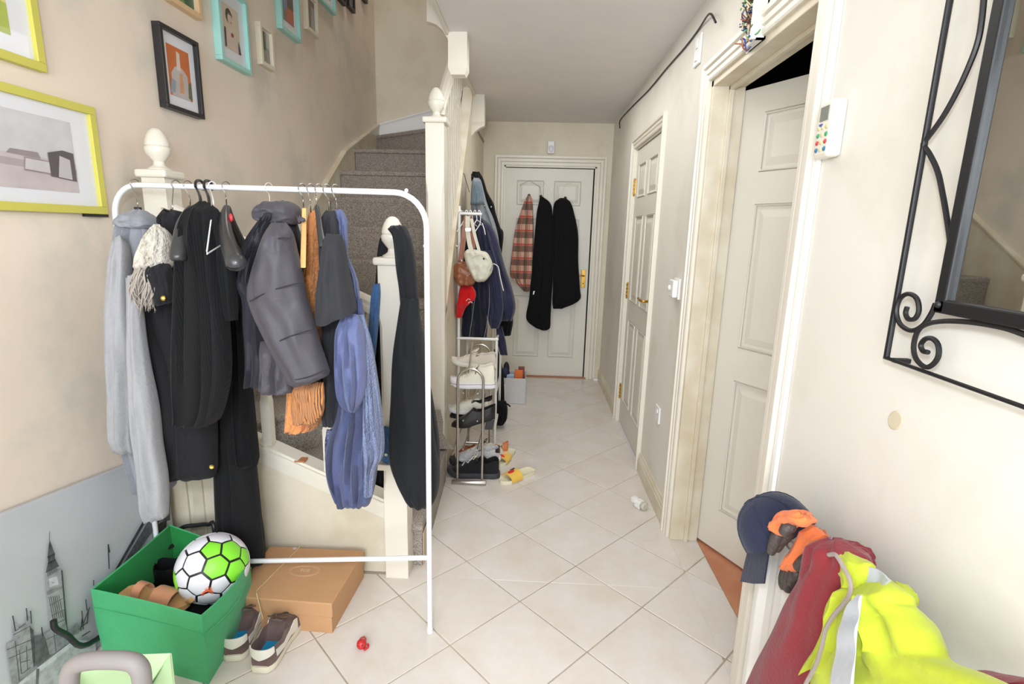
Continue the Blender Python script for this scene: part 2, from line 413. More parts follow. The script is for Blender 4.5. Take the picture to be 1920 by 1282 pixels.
# front panel under the lower flight
YP = 1.905
s_r = PY(720, 940, YP); s_l = PY(480, 832, YP); sl = (s_l.z-s_r.z)/(s_l.x-s_r.x)
def sz(x): return s_r.z+sl*(x-s_r.x)
xa, xb = -1.40, -.56
g = G().prism([(XL, YP+.012, 0), (xb, YP+.012, 0), (xb, YP+.012, sz(xb)-.03), (XL, YP+.012, sz(XL)-.03)], (0, .02, 0))
add('under_stair_panel', g, WS, st)
g = G()
for zo, th, yo in ((-.075, .05, 0), (-.022, .022, -.012), (0, .012, -.004)):
    g.prism([(xa, YP+yo, sz(xa)+zo), (xb, YP+yo, sz(xb)+zo), (xb, YP+yo, sz(xb)+zo+th), (xa, YP+yo, sz(xa)+zo+th)], (0, .065-yo*2, 0))
add('outer_string', g, GLOSS, st)
g = G().prism([(XL, YP, 0), (XL+.075, YP, 0), (XL+.075, YP, .9), (XL, YP, .9)], (0, .03, 0)); g.box(XL+.10, XL+.14, YP-.0, YP+.03, 0, .72)
add('corner_cover_strip', g, GLOSS2, st, bevel=.003)
p0 = PY(560, 862, YP-.01)
add('bare_wood_mortise', G().box(p0.x-.02, p0.x+.02, YP-.006, YP+.03, sz(p0.x)+.008, sz(p0.x)+.015), mat('bare_wood', (176, 120, 84), .8), st)
def acorn(g, x, y, z, s=1.):
    g.lathe([(a*s, b*s) for a, b in ((.040,0),(.042,.006),(.030,.012),(.021,.02),(.019,.032),(.030,.045),(.042,.062),(.046,.078),(.044,.086),(.040,.088),(.043,.092),(.041,.108),(.034,.128),(.024,.146),(.012,.156),(.001,.158))], (x, y, z), 20)
def newel(x0, x1, y0, y1, z0, ztop, label=None, mt=None):
    g = G(); w_ = .012; zc = ztop-.028
    # chamfered waist between square ends
    def sq(i, z): return [Vector(p) for p in ((x0+i,y0,z),(x1-i,y0,z),(x1,y0+i,z),(x1,y1-i,z),(x1-i,y1,z),(x0+i,y1,z),(x0,y1-i,z),(x0,y0+i,z))]
    g.loft([sq(.0015, z0), sq(.0015, z0+(zc-z0)*.30), sq(w_, z0+(zc-z0)*.34), sq(w_, z0+(zc-z0)*.82), sq(.0015, z0+(zc-z0)*.86), sq(.0015, zc)])
    n = add('newel_post', g, mt or GLOSS, st)
    g = G().box(x0-.014, x1+.014, y0-.014, y1+.014, zc, ztop)
    add('newel_cap', g, mt or GLOSS, n, bevel=.008)
    g = G(); acorn(g, (x0+x1)/2, (y0+y1)/2, ztop, .92)
    add('finial', g, mt or GLOSS, n, smooth=True)
zc1 = PY(735, 490, 1.86).z+.012
newel(-.558, -.465, 1.88, 1.972, 0, zc1)
newel(-.556, -.462, 2.75, 2.843, 0, PY(815, 222, 2.74).z+.01)
zc3 = PY(290, 322, 1.87).z+.01
x3 = PY(272, 420, 1.88).x
newel(max(x3, XL+.018), max(x3, XL+.018)+.085, 1.885, 1.972, .55, zc3)
# handrails
def rail(a, b, w_=.055, h=.05):
    a = Vector(a); b = Vector(b); d = b-a; sd = Vector((d.y, -d.x, 0)).normalized()
    prof = [(-.5,0),(.5,0),(.5,.35),(.42,.5),(.46,.75),(.3,.95),(0,1.05),(-.3,.95),(-.46,.75),(-.42,.5),(-.5,.35)]
    return add('handrail', G().loft([[p+sd*(x*w_)+Vector((0,0,z*h)) for x, z in prof] for p in (a, b)]), GLOSS, st, smooth=True, ang=25)
rb = PY(712, 597, 1.90); ra = PY(470, 484, 1.90); rs = (ra.z-rb.z)/(ra.x-rb.x)
def rz(x): return rb.z+rs*(x-rb.x)
x3e = max(x3, XL)+.09
rail((x3e, 1.925, rz(x3e)), (-.555, 1.925, rz(-.555)), h=.06)
def bal(x, y, z0, z1, n=None):
    g = G(); h = z1-z0
    for (a, b_, r_) in ((0,.26,.017),(.26,.30,.012),(.30,.68,.012),(.68,.72,.012),(.72,1,.017)): pass
    pr = [(.018,0),(.018,.24),(.0125,.29),(.0125,.72),(.018,.77),(.018,1)]
    g.loft([[Vector((x+sx*r, y+sy*r, z0+t*h)) for sx, sy in ((-1,-1),(1,-1),(1,1),(-1,1))] for r, t in pr])
    return add('baluster', g, GLOSS, st)
for x in (PY(503, 800, 1.93).x, PY(618, 850, 1.93).x, PY(678, 620, 1.93).x, -1.15, -1.29):
    bal(x, 1.93, sz(x)+.01, rz(x)+.01)
# upper flight balustrade along the hall, string and spandrel wall
def s2(y): return .92+1.23*(y-2.81)
def h2(y): return 1.86+.80*(y-2.70)
g = G().prism([(-.475, 2.80, s2(2.84)-.30), (-.475, 4.0, s2(4.0)-.38), (-.475, 4.0, s2(4.0)), (-.475, 2.80, s2(2.84))], (-.04, 0, 0))
g.prism([(-.462, 2.80, s2(2.84)-.02), (-.462, 4.0, s2(4.0)-.02), (-.462, 4.0, s2(4.0)+.006), (-.462, 2.80, s2(2.84)+.006)], (-.07, 0, 0))
add('outer_string', g, GLOSS2, st)
rail((-.50, 2.84, h2(2.84)), (-.50, 3.42, h2(3.42)), h=.07)
for k in range(8):
    y = 2.93+k*.085
    bal(-.50, y, s2(y), min(h2(y)+.02, 2.36) if y < 3.42 else 2.36)
struct('wall_spandrel', G().prism([(-.48, 2.845, 0), (-.48, YB, 0), (-.48, YB, 2.357), (-.48, 4.0, 2.357), (-.48, 4.0, s2(4.0)-.3), (-.48, 2.845, s2(2.845)-.28)], (-.02, 0, 0)), WS)
# drop newels and curved apron boards under the landing
def dropn(x0, x1, y0, y1, z0, z1):
    def q(i, z): return [Vector((x0+i,y0+i,z)), Vector((x1-i,y0+i,z)), Vector((x1-i,y1-i,z)), Vector((x0+i,y1-i,z))]
    add('drop_newel', G().loft([q(.012, z0), q(0, z0+.028), q(0, z1)]), GLOSS, st)
a = PY(841, 65, 2.84); b = PY(876, 137, 2.84)
dropn(-.456, -.361, 2.84, 2.93, b.z-.004, 2.37)
pl = [(800, -60), (800, 40), (808, 42), (818, 46), (829, 56), (838, 70), (842, 80), (842, -60)]
g = G().prism([PY(u, v, 2.86) for u, v in pl], (0, .045, 0)); add('apron_board', g, GLOSS, st)
b = PY(905, 236, 4.05)
dropn(-.487, -.386, 4.05, 4.14, b.z, 2.37)
pl = [(880, 176), (907, 178), (908, 236), (899, 240), (890, 247), (884, 255), (881, 264)]
g = G().prism([PY(u, v, 4.06) for u, v in pl], (0, .05, 0)); add('apron_board', g, GLOSS, st)
struct('stairwell_edge_fascia', G().box(-.47, -.451, 1.97, YB, ZC-.01, ZC+.26), GLOSS)
struct('stairwell_front_fascia', G().box(XL, -.45, 1.97, 1.985, ZC-.01, ZC+.26), GLOSS)
#@@RIGHT
# ------------------------------------------------------------------ right wall fittings
t = thing('alarm_keypad', 'cream alarm keypad with coloured keys and a grey screen on the right wall', 'keypad', (XR, 1.36, 1.58))
y1 = PX(1529, 250, XR-.034).y; y0 = y1-.062; z0 = PX(1527, 298, XR-.034).z; z1 = z0+.125
add('housing', G().box(XR-.034, XR-.001, y0, y1, z0, z1), mat('keypad_cream', (232,226,212), .4), t, bevel=.008)
add('screen', G().box(XR-.0355, XR-.033, y0+.014, y1-.014, z1-.045, z1-.014), mat('lcd_grey', (128,132,124), .15), t)
kc = {'g': (70,160,110), 'r': (205,75,72), 'b': (60,120,160), 'y': (214,204,160)}
for i, row in enumerate(('yyy', 'gyg', 'ryr', 'byb')):
    for j, c in enumerate(row):
        yy = y1-.014-j*.017; zz = z0+.066-i*.016
        add('key', G().ball((XR-.034, yy, zz), .003, .0068, .0055, n=10, m_=5), mat('key_'+c, kc[c], .4), t, smooth=True)
add('badge', G().box(XR-.0352, XR-.033, y0+.034, y0+.048, z1-.056, z1-.050), mat('badge_blue', (70,90,170), .5), t)
# switches, sockets
def plate(name, label, cat, y0, y1, z0, z1, dep=.01):
    t = thing(name, label, cat, (XR, (y0+y1)/2, z0))
    add('face_plate', G().box(XR-dep, XR-.0005, y0, y1, z0, z1), WPLA, t, bevel=.003)
    return t
p = PX(1311, 95, XR)
t = plate('light_switch', 'white double rocker switch high on the right wall near the ceiling', 'light switch', p.y-.043, p.y+.043, p.z-.06, p.z+.06)
for dz in (-.025, .025): add('rocker', G().box(XR-.015, XR-.01, p.y-.013, p.y+.013, p.z+dz-.018, p.z+dz+.018), WPLA, t, bevel=.002)
p = PX(1235, 776, XR)
t = plate('wall_socket', 'small white socket plate low on the right wall between the two doors', 'socket', p.y-.043, p.y+.043, p.z-.043, p.z+.043)
add('rocker', G().box(XR-.015, XR-.01, p.y-.02, p.y-.005, p.z+.01, p.z+.03), WPLA, t, bevel=.002)
p = PX(1272, 541, XR)
t = thing('thermostat', 'white square thermostat box on the right wall beside the door frame', 'thermostat', (XR, p.y, p.z-.045))
add('base_plate', G().box(XR-.012, XR-.0005, p.y-.045, p.y+.05, p.z-.048, p.z+.048), WPLA, t, bevel=.003)
add('housing', G().box(XR-.036, XR-.012, p.y-.038, p.y+.042, p.z-.04, p.z+.04), WPLA, t, bevel=.006)
add('dial', G().lathe([(.012,0),(.012,.006),(.009,.008)], (XR-.036, p.y+.02, p.z+.002), 14, axis=(-1,0,0)), WPLA, t, smooth=True)
# cable along the ceiling line
cp = [(1162,240),(1163,225),(1185,200),(1215,170),(1250,128),(1285,88),(1310,55),(1326,30),(1334,27),(1342,42)]
xs_ = [XR-.006]*len(cp); xs_[-1] = XR-.03; xs_[-2] = XR-.03; xs_[-3] = XR-.02; xs_[0] = XR-.012
tag(add('cable', G().tube([PX(u,v,x) for (u,v),x in zip(cp, xs_)], .0042, 6, smooth=5), BLK, smooth=True), 'loose black cable running along the top of the right wall under the ceiling', 'cable')
# junction box with bare wires
p = PX(1437, 20, XR)
t = thing('junction_box', 'open white wall box with tangled coloured wires above the door frame', 'junction box', (XR, p.y, p.z-.06))
ya, yb, za, zb = p.y-.02, p.y+.12, p.z-.085, p.z+.12
g = G().box(XR-.006, XR-.0005, ya, yb, za, zb)
g.box(XR-.045, XR-.001, ya, ya+.012, za, zb); g.box(XR-.03, XR-.001, ya, yb-.02, za, za+.004)
add('box_shell', g, WPLA, t)
for k, (c, n_) in enumerate((((40,90,170),9),((120,100,70),9),((90,160,90),6),((60,52,50),9),((215,200,160),8),((160,90,60),7))):
    g = G()
    for q in range(n_):
        b0 = Vector((XR-.01, ya+.015+rnd.random()*.09, za+.01+rnd.random()*.19))
        pts = [b0]+[b0+Vector((-.012*i-rnd.random()*.012, rnd.uniform(-.03,.02), rnd.uniform(-.03,.02))) for i in range(1,4)]
        pts = [Vector((max(min(p_.x, XR-.006), XR-.06), p_.y, p_.z)) for p_ in pts]
        g.tube(pts, .0024, 5, smooth=3)
    add('wire_bundle', g, mat('wire_%d' % k, c, .5), t, smooth=True, kind='stuff')
for q in range(4):
    add('terminal_block', G().ball((XR-.03, ya+.03+.02*q, za+.02+.04*q), .009, .008, .008, n=8, m_=5), mat('terminal_%d' % (q%2), ((50,55,50),(110,80,60))[q%2], .6), t)
# surface conduit on the near edge of the door trim
struct('trim_8', G().box(XR-.012, XR-.0005, 1.352, 1.374, .0, 2.357), mat('white_conduit', (240,238,234), .4), bevel=.003)
# round filler patch
p = PX(1679, 788, XR)
tag(add('filler_patch', G().lathe([(.001,.0018),(.015,.0016),(.017,.0004)], (XR, p.y, p.z), 24, axis=(-1,0,0), sx=1, sy=1.25), mat('filler', (208,196,168), .7)), 'round beige filler patch on the right wall below the mirror', 'patch')
# mirror with iron scroll frame
XM = XR-.028
t = thing('wall_mirror', 'large mirror in a black iron frame with scrolls on the right wall', 'mirror', (XR, .7, 1.19))
a = PX(1660, 670, XM); yn = .30; zt_ = 2.05
a.y = PX(1662, 670, XM).y; zo = a.z
g = G().tube([(XM, a.y, zo), (XM, a.y, zt_), (XM, yn, zt_), (XM, yn, zo)], .0055, 8, closed=True)
add('outer_frame', g, BLK, t, smooth=True)
mi0 = PX(1757, 585, XM); my, mz = mi0.y, mi0.z; my2 = .40; mz2 = zt_-.11
g = G()
for ya, yb, za, zb in ((my2, my, mz, mz+.022), (my2, my, mz2-.022, mz2), (my-.022, my, mz, mz2), (my2, my2+.022, mz, mz2)):
    g.box(XM-.008, XM+.012, ya, yb, za, zb)
add('inner_frame', g, BLK, t, bevel=.003)
add('mirror_glass', G().box(XM+.001, XM+.006, my2+.01, my-.01, mz+.01, mz2-.01), mat('mirror_silver', (225,228,226), .015, metal=1), t)
def scr(pts): return [(1500+u/1.643, v/1.643) for u, v in pts]
sc = [scr([(330,945),(325,965),(335,983),(355,980),(367,955),(360,920),(335,905),(308,920),(297,960),(310,1000),(345,1018),(380,1000),(405,965),(418,935)]),
      scr([(395,1085),(378,1080),(372,1062),(385,1045),(405,1042),(425,1060),(427,1095),(410,1122),(385,1130),(358,1105),(350,1070),(358,1030),(380,1003),(430,990),(520,992),(620,1008),(690,1030),(760,1060)]),
      scr([(378,445),(440,360),(490,270),(530,180),(550,120),(560,60),(566,0),(570,-60)]),
      scr([(378,445),(400,475),(425,530),(440,600),(449,650),(458,710),(462,740)])]
for s_ in sc: add('scroll', G().tube([PX(u, v, XM) for u, v in s_], .0042, 7, smooth=5), BLK, t, smooth=True)
# mirror image of the lower scrolls at the near side, out of frame, keeps the frame whole
ym = (a.y+yn)
for s_ in sc[:1]+sc[2:]: add('scroll', G().tube([Vector((q.x, ym-q.y, q.z)) for q in (PX(u, v, XM) for u, v in s_)], .0042, 7, smooth=5), BLK, t, smooth=True)
g = G()
for yy, zz in ((a.y-.02, zo), (yn+.02, zo), (a.y-.02, zt_), (yn+.02, zt_)): g.box(XM, XR-.0005, yy-.005, yy+.005, zz-.004, zz+.004)
add('wall_bracket', g, BLK, t)
p = PX(1760, 571, XM-.008)
add('frame_stud', G().ball(p, .006, n=10, m_=6), BLK, t, smooth=True)
# back wall sensor, floor plugs
p = PY(1033, 277, YB)
t = thing('motion_sensor', 'small white motion sensor on the wall above the far door', 'sensor', (p.x, YB, p.z-.06))
add('housing', G().box(p.x-.032, p.x+.032, YB-.045, YB-.0005, p.z-.055, p.z+.055), WPLA, t, bevel=.01)
add('lens', G().ball((p.x, YB-.045, p.z-.015), .024, .008, .03, n=12, m_=7), mat('sensor_lens', (214,218,220), .3), t, smooth=True)
p = PZ(1117, 716, 0)
tag(add('skirting_box', G().box(p.x-.02, p.x+.025, YB-.075, YB-.002, 0, .02), WPLA, bevel=.003), 'little white connection box on the floor beside the far door frame', 'connection box')
p = PZ(1203, 950, 0)
t = thing('plug_adapter', 'small white plug adapter lying on the tiles by the right baseboard', 'plug', (p.x, p.y, 0), rotz=.5)
add('body', G().box(-.035, .005, -.018, .022, .001, .04), WPLA, t, local=True, bevel=.004)
g = G().lathe([(.02,0),(.022,.004),(.022,.018),(.016,.024)], (-.012,-.018,.022), 14, axis=(0,-1,0)); add('socket_face', g, mat('grey_plug', (190,186,170), .5), t, local=True, smooth=True)
g = G().box(.005,.03,-.012,-.006,.006,.012); g.box(.005,.03,.008,.014,.006,.012); g.box(-.04,.03,-.005,.004,.014,.02); g.box(-.05,-.02,.01,.03,.03,.055)
add('pins', g, WPLA, t, local=True, bevel=.001)
# ------------------------------------------------------------------ pictures on the left wall
def frame(label, bl, br, hgt, mt, dep=.022, bw=.022, mountw=None, prn=None, y0=None, xw=None, group=None, wd=None, fixz=None):
    xf = XL+dep
    A = PX(*bl, xf) if bl else None; B = PX(*br, xf)
    yb_ = B.y; ya_ = A.y if A else yb_-wd
    zb_ = B.z if fixz is None else fixz
    if A: zb_ = (A.z+B.z)/2
    t = thing('picture_frame', label, 'picture', (XL, (ya_+yb_)/2, zb_), group=group)
    y_0, y_1, z_0, z_1 = ya_, yb_, zb_, zb_+hgt
    g = G()
    g.box(XL, xf, y_0, y_1, z_0, z_0+bw); g.box(XL, xf, y_0, y_1, z_1-bw, z_1); g.box(XL, xf, y_0, y_0+bw, z_0+bw, z_1-bw); g.box(XL, xf, y_1-bw, y_1, z_0+bw, z_1-bw)
    add('frame', g, mt, t, bevel=.0015)
    add('mount', G().box(XL+.001, XL+dep*.45, y_0+bw*.9, y_1-bw*.9, z_0+bw*.9, z_1-bw*.9), mat('mount_white', (226,226,230), .35, coat=.6), t)
    W_, H_ = y_1-y_0-2*bw, z_1-z_0-2*bw
    mw = mountw if mountw is not None else .2
    ia, ib, ic, id_ = y_0+bw+W_*mw, y_1-bw-W_*mw, z_0+bw+H_*mw*.9, z_1-bw-H_*mw*.9
    xp = XL+dep*.45+.0004
    for i, (c, poly) in enumerate(prn or []):
        pp = [(xp+.0003*i, ia+(ib-ia)*s, ic+(id_-ic)*q) for s, q in poly]
        add('print', G().prism(pp, (.0003, 0, 0)), mat('print_%d_%d_%d' % c, c, .3, rgb2=tuple(int(k*.95) for k in c), vscale=14, coat=.5), t)
    return t, (y_0, y_1, z_0, z_1)
LIME = mat('lime_frame', (204, 196, 88), .45); AQUA = mat('aqua_frame', (164, 216, 206), .45); CRM = mat('cream_frame', (226, 216, 192), .5)
BFR = mat('black_frame', (40, 38, 40), .4)
full = [(0,0),(1,0),(1,1),(0,1)]
def circ(cx_, cy_, rx, ry, n=14, a0=0, a1=2*pi): return [(cx_+rx*cos(a0+(a1-a0)*i/n), cy_+ry*sin(a0+(a1-a0)*i/n)) for i in range(n)]
frame('big lime green frame with a pale misty landscape print, beside the clothes rail', None, (204, 402), .335, LIME, wd=.50, mountw=.15, bw=.024, prn=[
    ((206,204,206), full), ((198,186,186), [(0,0),(1,0),(1,.42),(0,.46)]), ((176,162,164), [(0,.30),(1,.26),(1,.34),(0,.4)]),
    ((120,100,104), [(.05,.36),(.2,.4),(.22,.5),(.14,.58),(.04,.54)]), ((222,214,214), [(.12,.38),(.24,.38),(.22,.52),(.15,.5)]),
    ((150,138,140), [(.3,.44),(.62,.42),(.6,.5),(.34,.5)]), ((150,138,140), [(.44,.24),(.72,.22),(.72,.4),(.46,.42)]), ((206,198,198), [(.45,.26),(.7,.24),(.7,.39),(.47,.4)]),
    ((88,80,84), [(.7,.2),(.98,.16),(.98,.56),(.86,.58),(.7,.52)]), ((196,188,190), [(.78,.2),(.93,.18),(.93,.46),(.82,.5)])])
frame('upper lime green frame with a bright yellow and red print, at the left edge', None, (90, 137), .42, LIME, wd=.50, mountw=.14, bw=.024, prn=[
    ((214,206,130), full), ((170,184,74), [(0,0),(1,0),(1,.28),(0,.4)]), ((236,228,190), [(0,.5),(1,.4),(1,.75),(0,.8)]), ((214,96,86), [(.4,.62),(1,.6),(1,1),(.3,1)]), ((240,196,176), [(.5,.55),(.9,.52),(.9,.66),(.55,.7)])])
frame('black box frame with an orange and white abstract figure print', (315, 203), (385, 222), .30, BFR, dep=.032, bw=.016, mountw=.17, prn=[
    ((206,112,58), full), ((196,186,180), [(.1,0),(.9,0),(.85,.5),(.62,.62),(.3,.6),(.12,.45)]), ((226,208,196), [(.38,.55),(.56,.55),(.56,.9),(.42,.92)]),
    ((150,160,170), [(0,.05),(.2,.05),(.3,.3),(.1,.35)]), ((106,110,78), [(.82,.05),(1,.02),(1,.4),(.86,.35)]), ((214,150,110), [(.45,.1),(.62,.12),(.6,.5),(.5,.5)])])
frame('small pale wooden frame with a green print, cut off by the top of the view', (321, 5), (380, 34), .17, mat('pine_frame', (224,190,146), .5), dep=.03, bw=.02, mountw=.05, prn=[((60,104,74), full), ((120,160,90), [(0,0),(.6,0),(.4,.4),(0,.3)])])
fp = [((214,200,176), full), ((216,196,182), [(.15,.03),(.85,.0),(.86,.3),(.62,.5),(.3,.5),(.14,.3)]), ((60,46,52), circ(.36,.76,.2,.17)), ((216,188,176), circ(.42,.7,.15,.14)),
      ((60,46,52), [(.3,.82),(.55,.84),(.6,.76),(.5,.8),(.38,.8)]), ((180,110,100), circ(.47,.63,.05,.015)), ((216,190,176), [(.36,.5),(.52,.52),(.52,.6),(.38,.6)]), ((160,40,60), circ(.5,.36,.08,.05)), ((70,40,56), [(0,.02),(.08,.02),(.1,.45),(.02,.46)]), ((70,40,56), [(.86,0),(1,0),(.95,.16),(.86,.3)])]
frame('aqua frame with a portrait print of a dark-haired figure and a red flower', (418, 115), (473, 138), .33, AQUA, dep=.034, bw=.018, mountw=.2, prn=fp)
frame('small cream frame between the two aqua frames, green and grey print', (493, 123), (517, 132), .20, CRM, dep=.03, bw=.02, mountw=.04, prn=[((150,148,136), full), ((64,88,62), [(0,.4),(.6,.4),(.5,1),(0,1)]), ((190,188,180), [(.6,.5),(1,.5),(1,1),(.7,1)])])
frame('aqua frame with a dark and orange print, second aqua frame from the left', (530, 57), (566, 78), .33, AQUA, dep=.034, bw=.018, mountw=.18, prn=[((120,116,120), full), ((190,86,50), [(.3,.05),(1,0),(1,.42),(.4,.4)]), ((100,130,170), [(0,.3),(.3,.3),(.3,1),(0,1)]), ((60,48,50), [(.5,.4),(1,.42),(1,1),(.4,1)])])
frame('small cream frame with a dark vertical print, right of the second aqua frame', (578, 57), (599, 70), .22, CRM, dep=.03, bw=.02, mountw=.04, prn=[((96,82,66), full), ((150,150,146), [(.5,.05),(1,.05),(1,.8),(.6,.8)])])
frame('furthest aqua frame, high on the stairwell wall', (603, 3), (631, 26), .30, AQUA, dep=.03, bw=.018, mountw=.2, prn=[((120,110,90), full)])
frame('slim black frame high on the stairwell wall, nearest the last aqua frame', (637, 0), (650, 9), .26, BFR, dep=.03, bw=.018, mountw=.2, prn=[((90,84,80), full)])
frame('black frame high on the stairwell wall with a pale strip in its print', (655, 12), (667, 25), .28, BFR, dep=.03, bw=.02, mountw=.1, prn=[((120,118,104), full)])
frame('furthest black frame of the stairwell wall, just at the top edge', (683, 1), (690, 5), .25, BFR, dep=.03, bw=.02, mountw=.1, prn=[((70,66,60), full)])
p = PX(181, 403, XL+.01)
tag(add('hanging_clip', G().box(XL, XL+.014, p.y-.045, p.y+.045, p.z-.006, p.z+.006), BLK), 'thin black bracket sticking out under the lower lime frame', 'bracket')
# ------------------------------------------------------------------ big canvas print leaning on the left wall
T0 = PX(-60, 992, XL+.035); T1 = PY(318, 846, PX(318, 846, XL+.06).y)
T0 = Vector((XL+.03, 1.12, .588)); T1 = Vector((XL+.05, 1.86, .588))
q0 = PX(0, 965, XL+.024); q1 = PX(245, 868, XL+.024)
dq = (q1-q0); T0 = q0-dq*.42; T1 = q0+dq*((1.875-q0.y)/dq.y)
B0 = Vector((T0.x+.03, T0.y-.04, .004)); B1 = Vector((T1.x+.004, T1.y-.0, .004))
n_ = (T1-T0).cross(B0-T0).normalized()
if n_.x < 0: n_ = -n_
t = thing('canvas_print', 'large grey canvas print of a clock tower by a river, leaning on the left wall', 'canvas', (B0+B1)/2)
add('canvas', G().prism([B0, B1, T1, T0], -n_*.018), mat('canvas_grey', (204,206,208), .55, rgb2=(192,194,197), vscale=2), t, bevel=.003)
def cpt(u, v):      # hit of the view ray on the canvas front: used for the printed drawing
    d = _ray(u, v); return CAMP + d*((T0-CAMP).dot(n_)/d.dot(n_))
layer = [0]
def ink(c, poly, th=.0004):
    layer[0] += 1
    add('printed_shape', G().prism([cpt(u, v)+n_*(.0004+.00006*layer[0]) for u, v in poly], n_*.0003), mat('ink_%d' % c, (c, c, c+3), .6, rgb2=(max(c-26,0),)*3, vscale=60), t)
def inkl(c, lines, r=.0012):
    g = G(); layer[0] += 1
    for l in lines: g.tube([cpt(u, v)+n_*.0012 for u, v in l], r, 4)
    add('printed_lines', g, mat('ink_%d' % c, (c, c, c+3), .6), t)
def Z(u, v): return (u*180/764, 980+v*180/764)
ink(176, [Z(*q) for q in ((365,400),(490,370),(520,760),(545,960),(440,1000),(400,800))])
ink(96, [Z(*q) for q in ((392,130),(432,240),(436,285),(468,345),(362,400),(382,310),(378,262))])
ink(60, [Z(*q) for q in ((376,268),(434,240),(436,252),(378,280))]); ink(60, [Z(*q) for q in ((380,318),(440,285),(442,297),(380,330))])
ink(214, [Z(*q) for q in ((385,445),(452,425),(465,490),(395,515))]); ink(150, [Z(*q) for q in ((366,545),(492,500),(494,520),(376,578))])
ink(90, [Z(*q) for q in ((484,375),(494,378),(545,950),(530,960))])
inkl(80, [[Z(392,70),Z(390,140)]]+[[Z(375+k*12,395-k*6),Z(379+k*12,425-k*6)] for k in range(7)]+[[Z(385+k*16,590-k*3),Z(420+k*16,770-k*3)] for k in range(6)]+[[Z(390,660),Z(500,600)],[Z(405,740),Z(510,690)],[Z(418,815),Z(520,765)],[Z(408,470),Z(425,478)]], .0007)
ink(168, [Z(*q) for q in ((45,960),(105,935),(100,760),(150,840),(205,790),(205,700),(225,760),(240,720),(262,930),(275,1140),(130,1282),(90,1282),(60,1080))])
ink(96, [Z(*q) for q in ((232,820),(262,850),(275,1140),(262,1150))]); ink(110, [Z(*q) for q in ((268,900),(345,890),(370,1000),(420,1040),(300,1140),(278,1140))])
ink(160, [Z(*q) for q in ((345,885),(420,840),(520,800),(545,950),(440,1030),(390,1050))])
inkl(86, [[Z(105,890),Z(240,820)],[Z(50,1010),Z(245,930)],[Z(65,1080),Z(250,1000)],[Z(115,940),Z(150,1260)],[Z(150,1010),Z(165,1200)],[Z(205,980),Z(215,1170)],[Z(352,910),Z(385,1040)],[Z(425,880),Z(440,1020)],[Z(360,930),Z(540,850)],[Z(120,860),Z(200,800)],[Z(160,1110),Z(235,1090)],[Z(170,1200),Z(240,1150)]], .0011)
inkl(58, [[Z(98,740),Z(118,860)],[Z(206,680),Z(214,780)],[Z(240,700),Z(246,800)],[Z(328,830),Z(336,900)],[Z(742,455),Z(742,500)],[Z(680,610),Z(690,700)],[Z(648,700),Z(660,850)],[Z(640,860),Z(650,760)],[Z(700,690),Z(690,800)],[Z(660,800),Z(710,670)],[Z(620,850),Z(690,790)],[Z(650,900),Z(715,860)]], .0013)
ink(190, [Z(*q) for q in ((90,1330),(300,1150),(620,930),(760,940),(760,1330))]); ink(214, [Z(*q) for q in ((300,1150),(560,950),(600,960),(290,1200),(120,1320),(90,1320))]); ink(120, [Z(*q) for q in ((285,1160),(310,1160),(300,1330),(280,1330))])
ink(140, [Z(*q) for q in ((560,850),(610,790),(640,830),(620,880),(560,900))])
inkl(52, [[(204,1066),(202,1020),(205,1035)]], .0016)
ink(92, [(286,962),(300,975),(232,1070),(216,1080)]); ink(70, [(268,975),(272,978),(214,1078),(208,1080)]); ink(80, [(312,918),(318,915),(318,975),(305,978)]); ink(60, [(290,985),(312,975),(310,1000),(292,1010)]); ink(110, [(235,1062),(290,1010),(296,1018),(240,1070)])
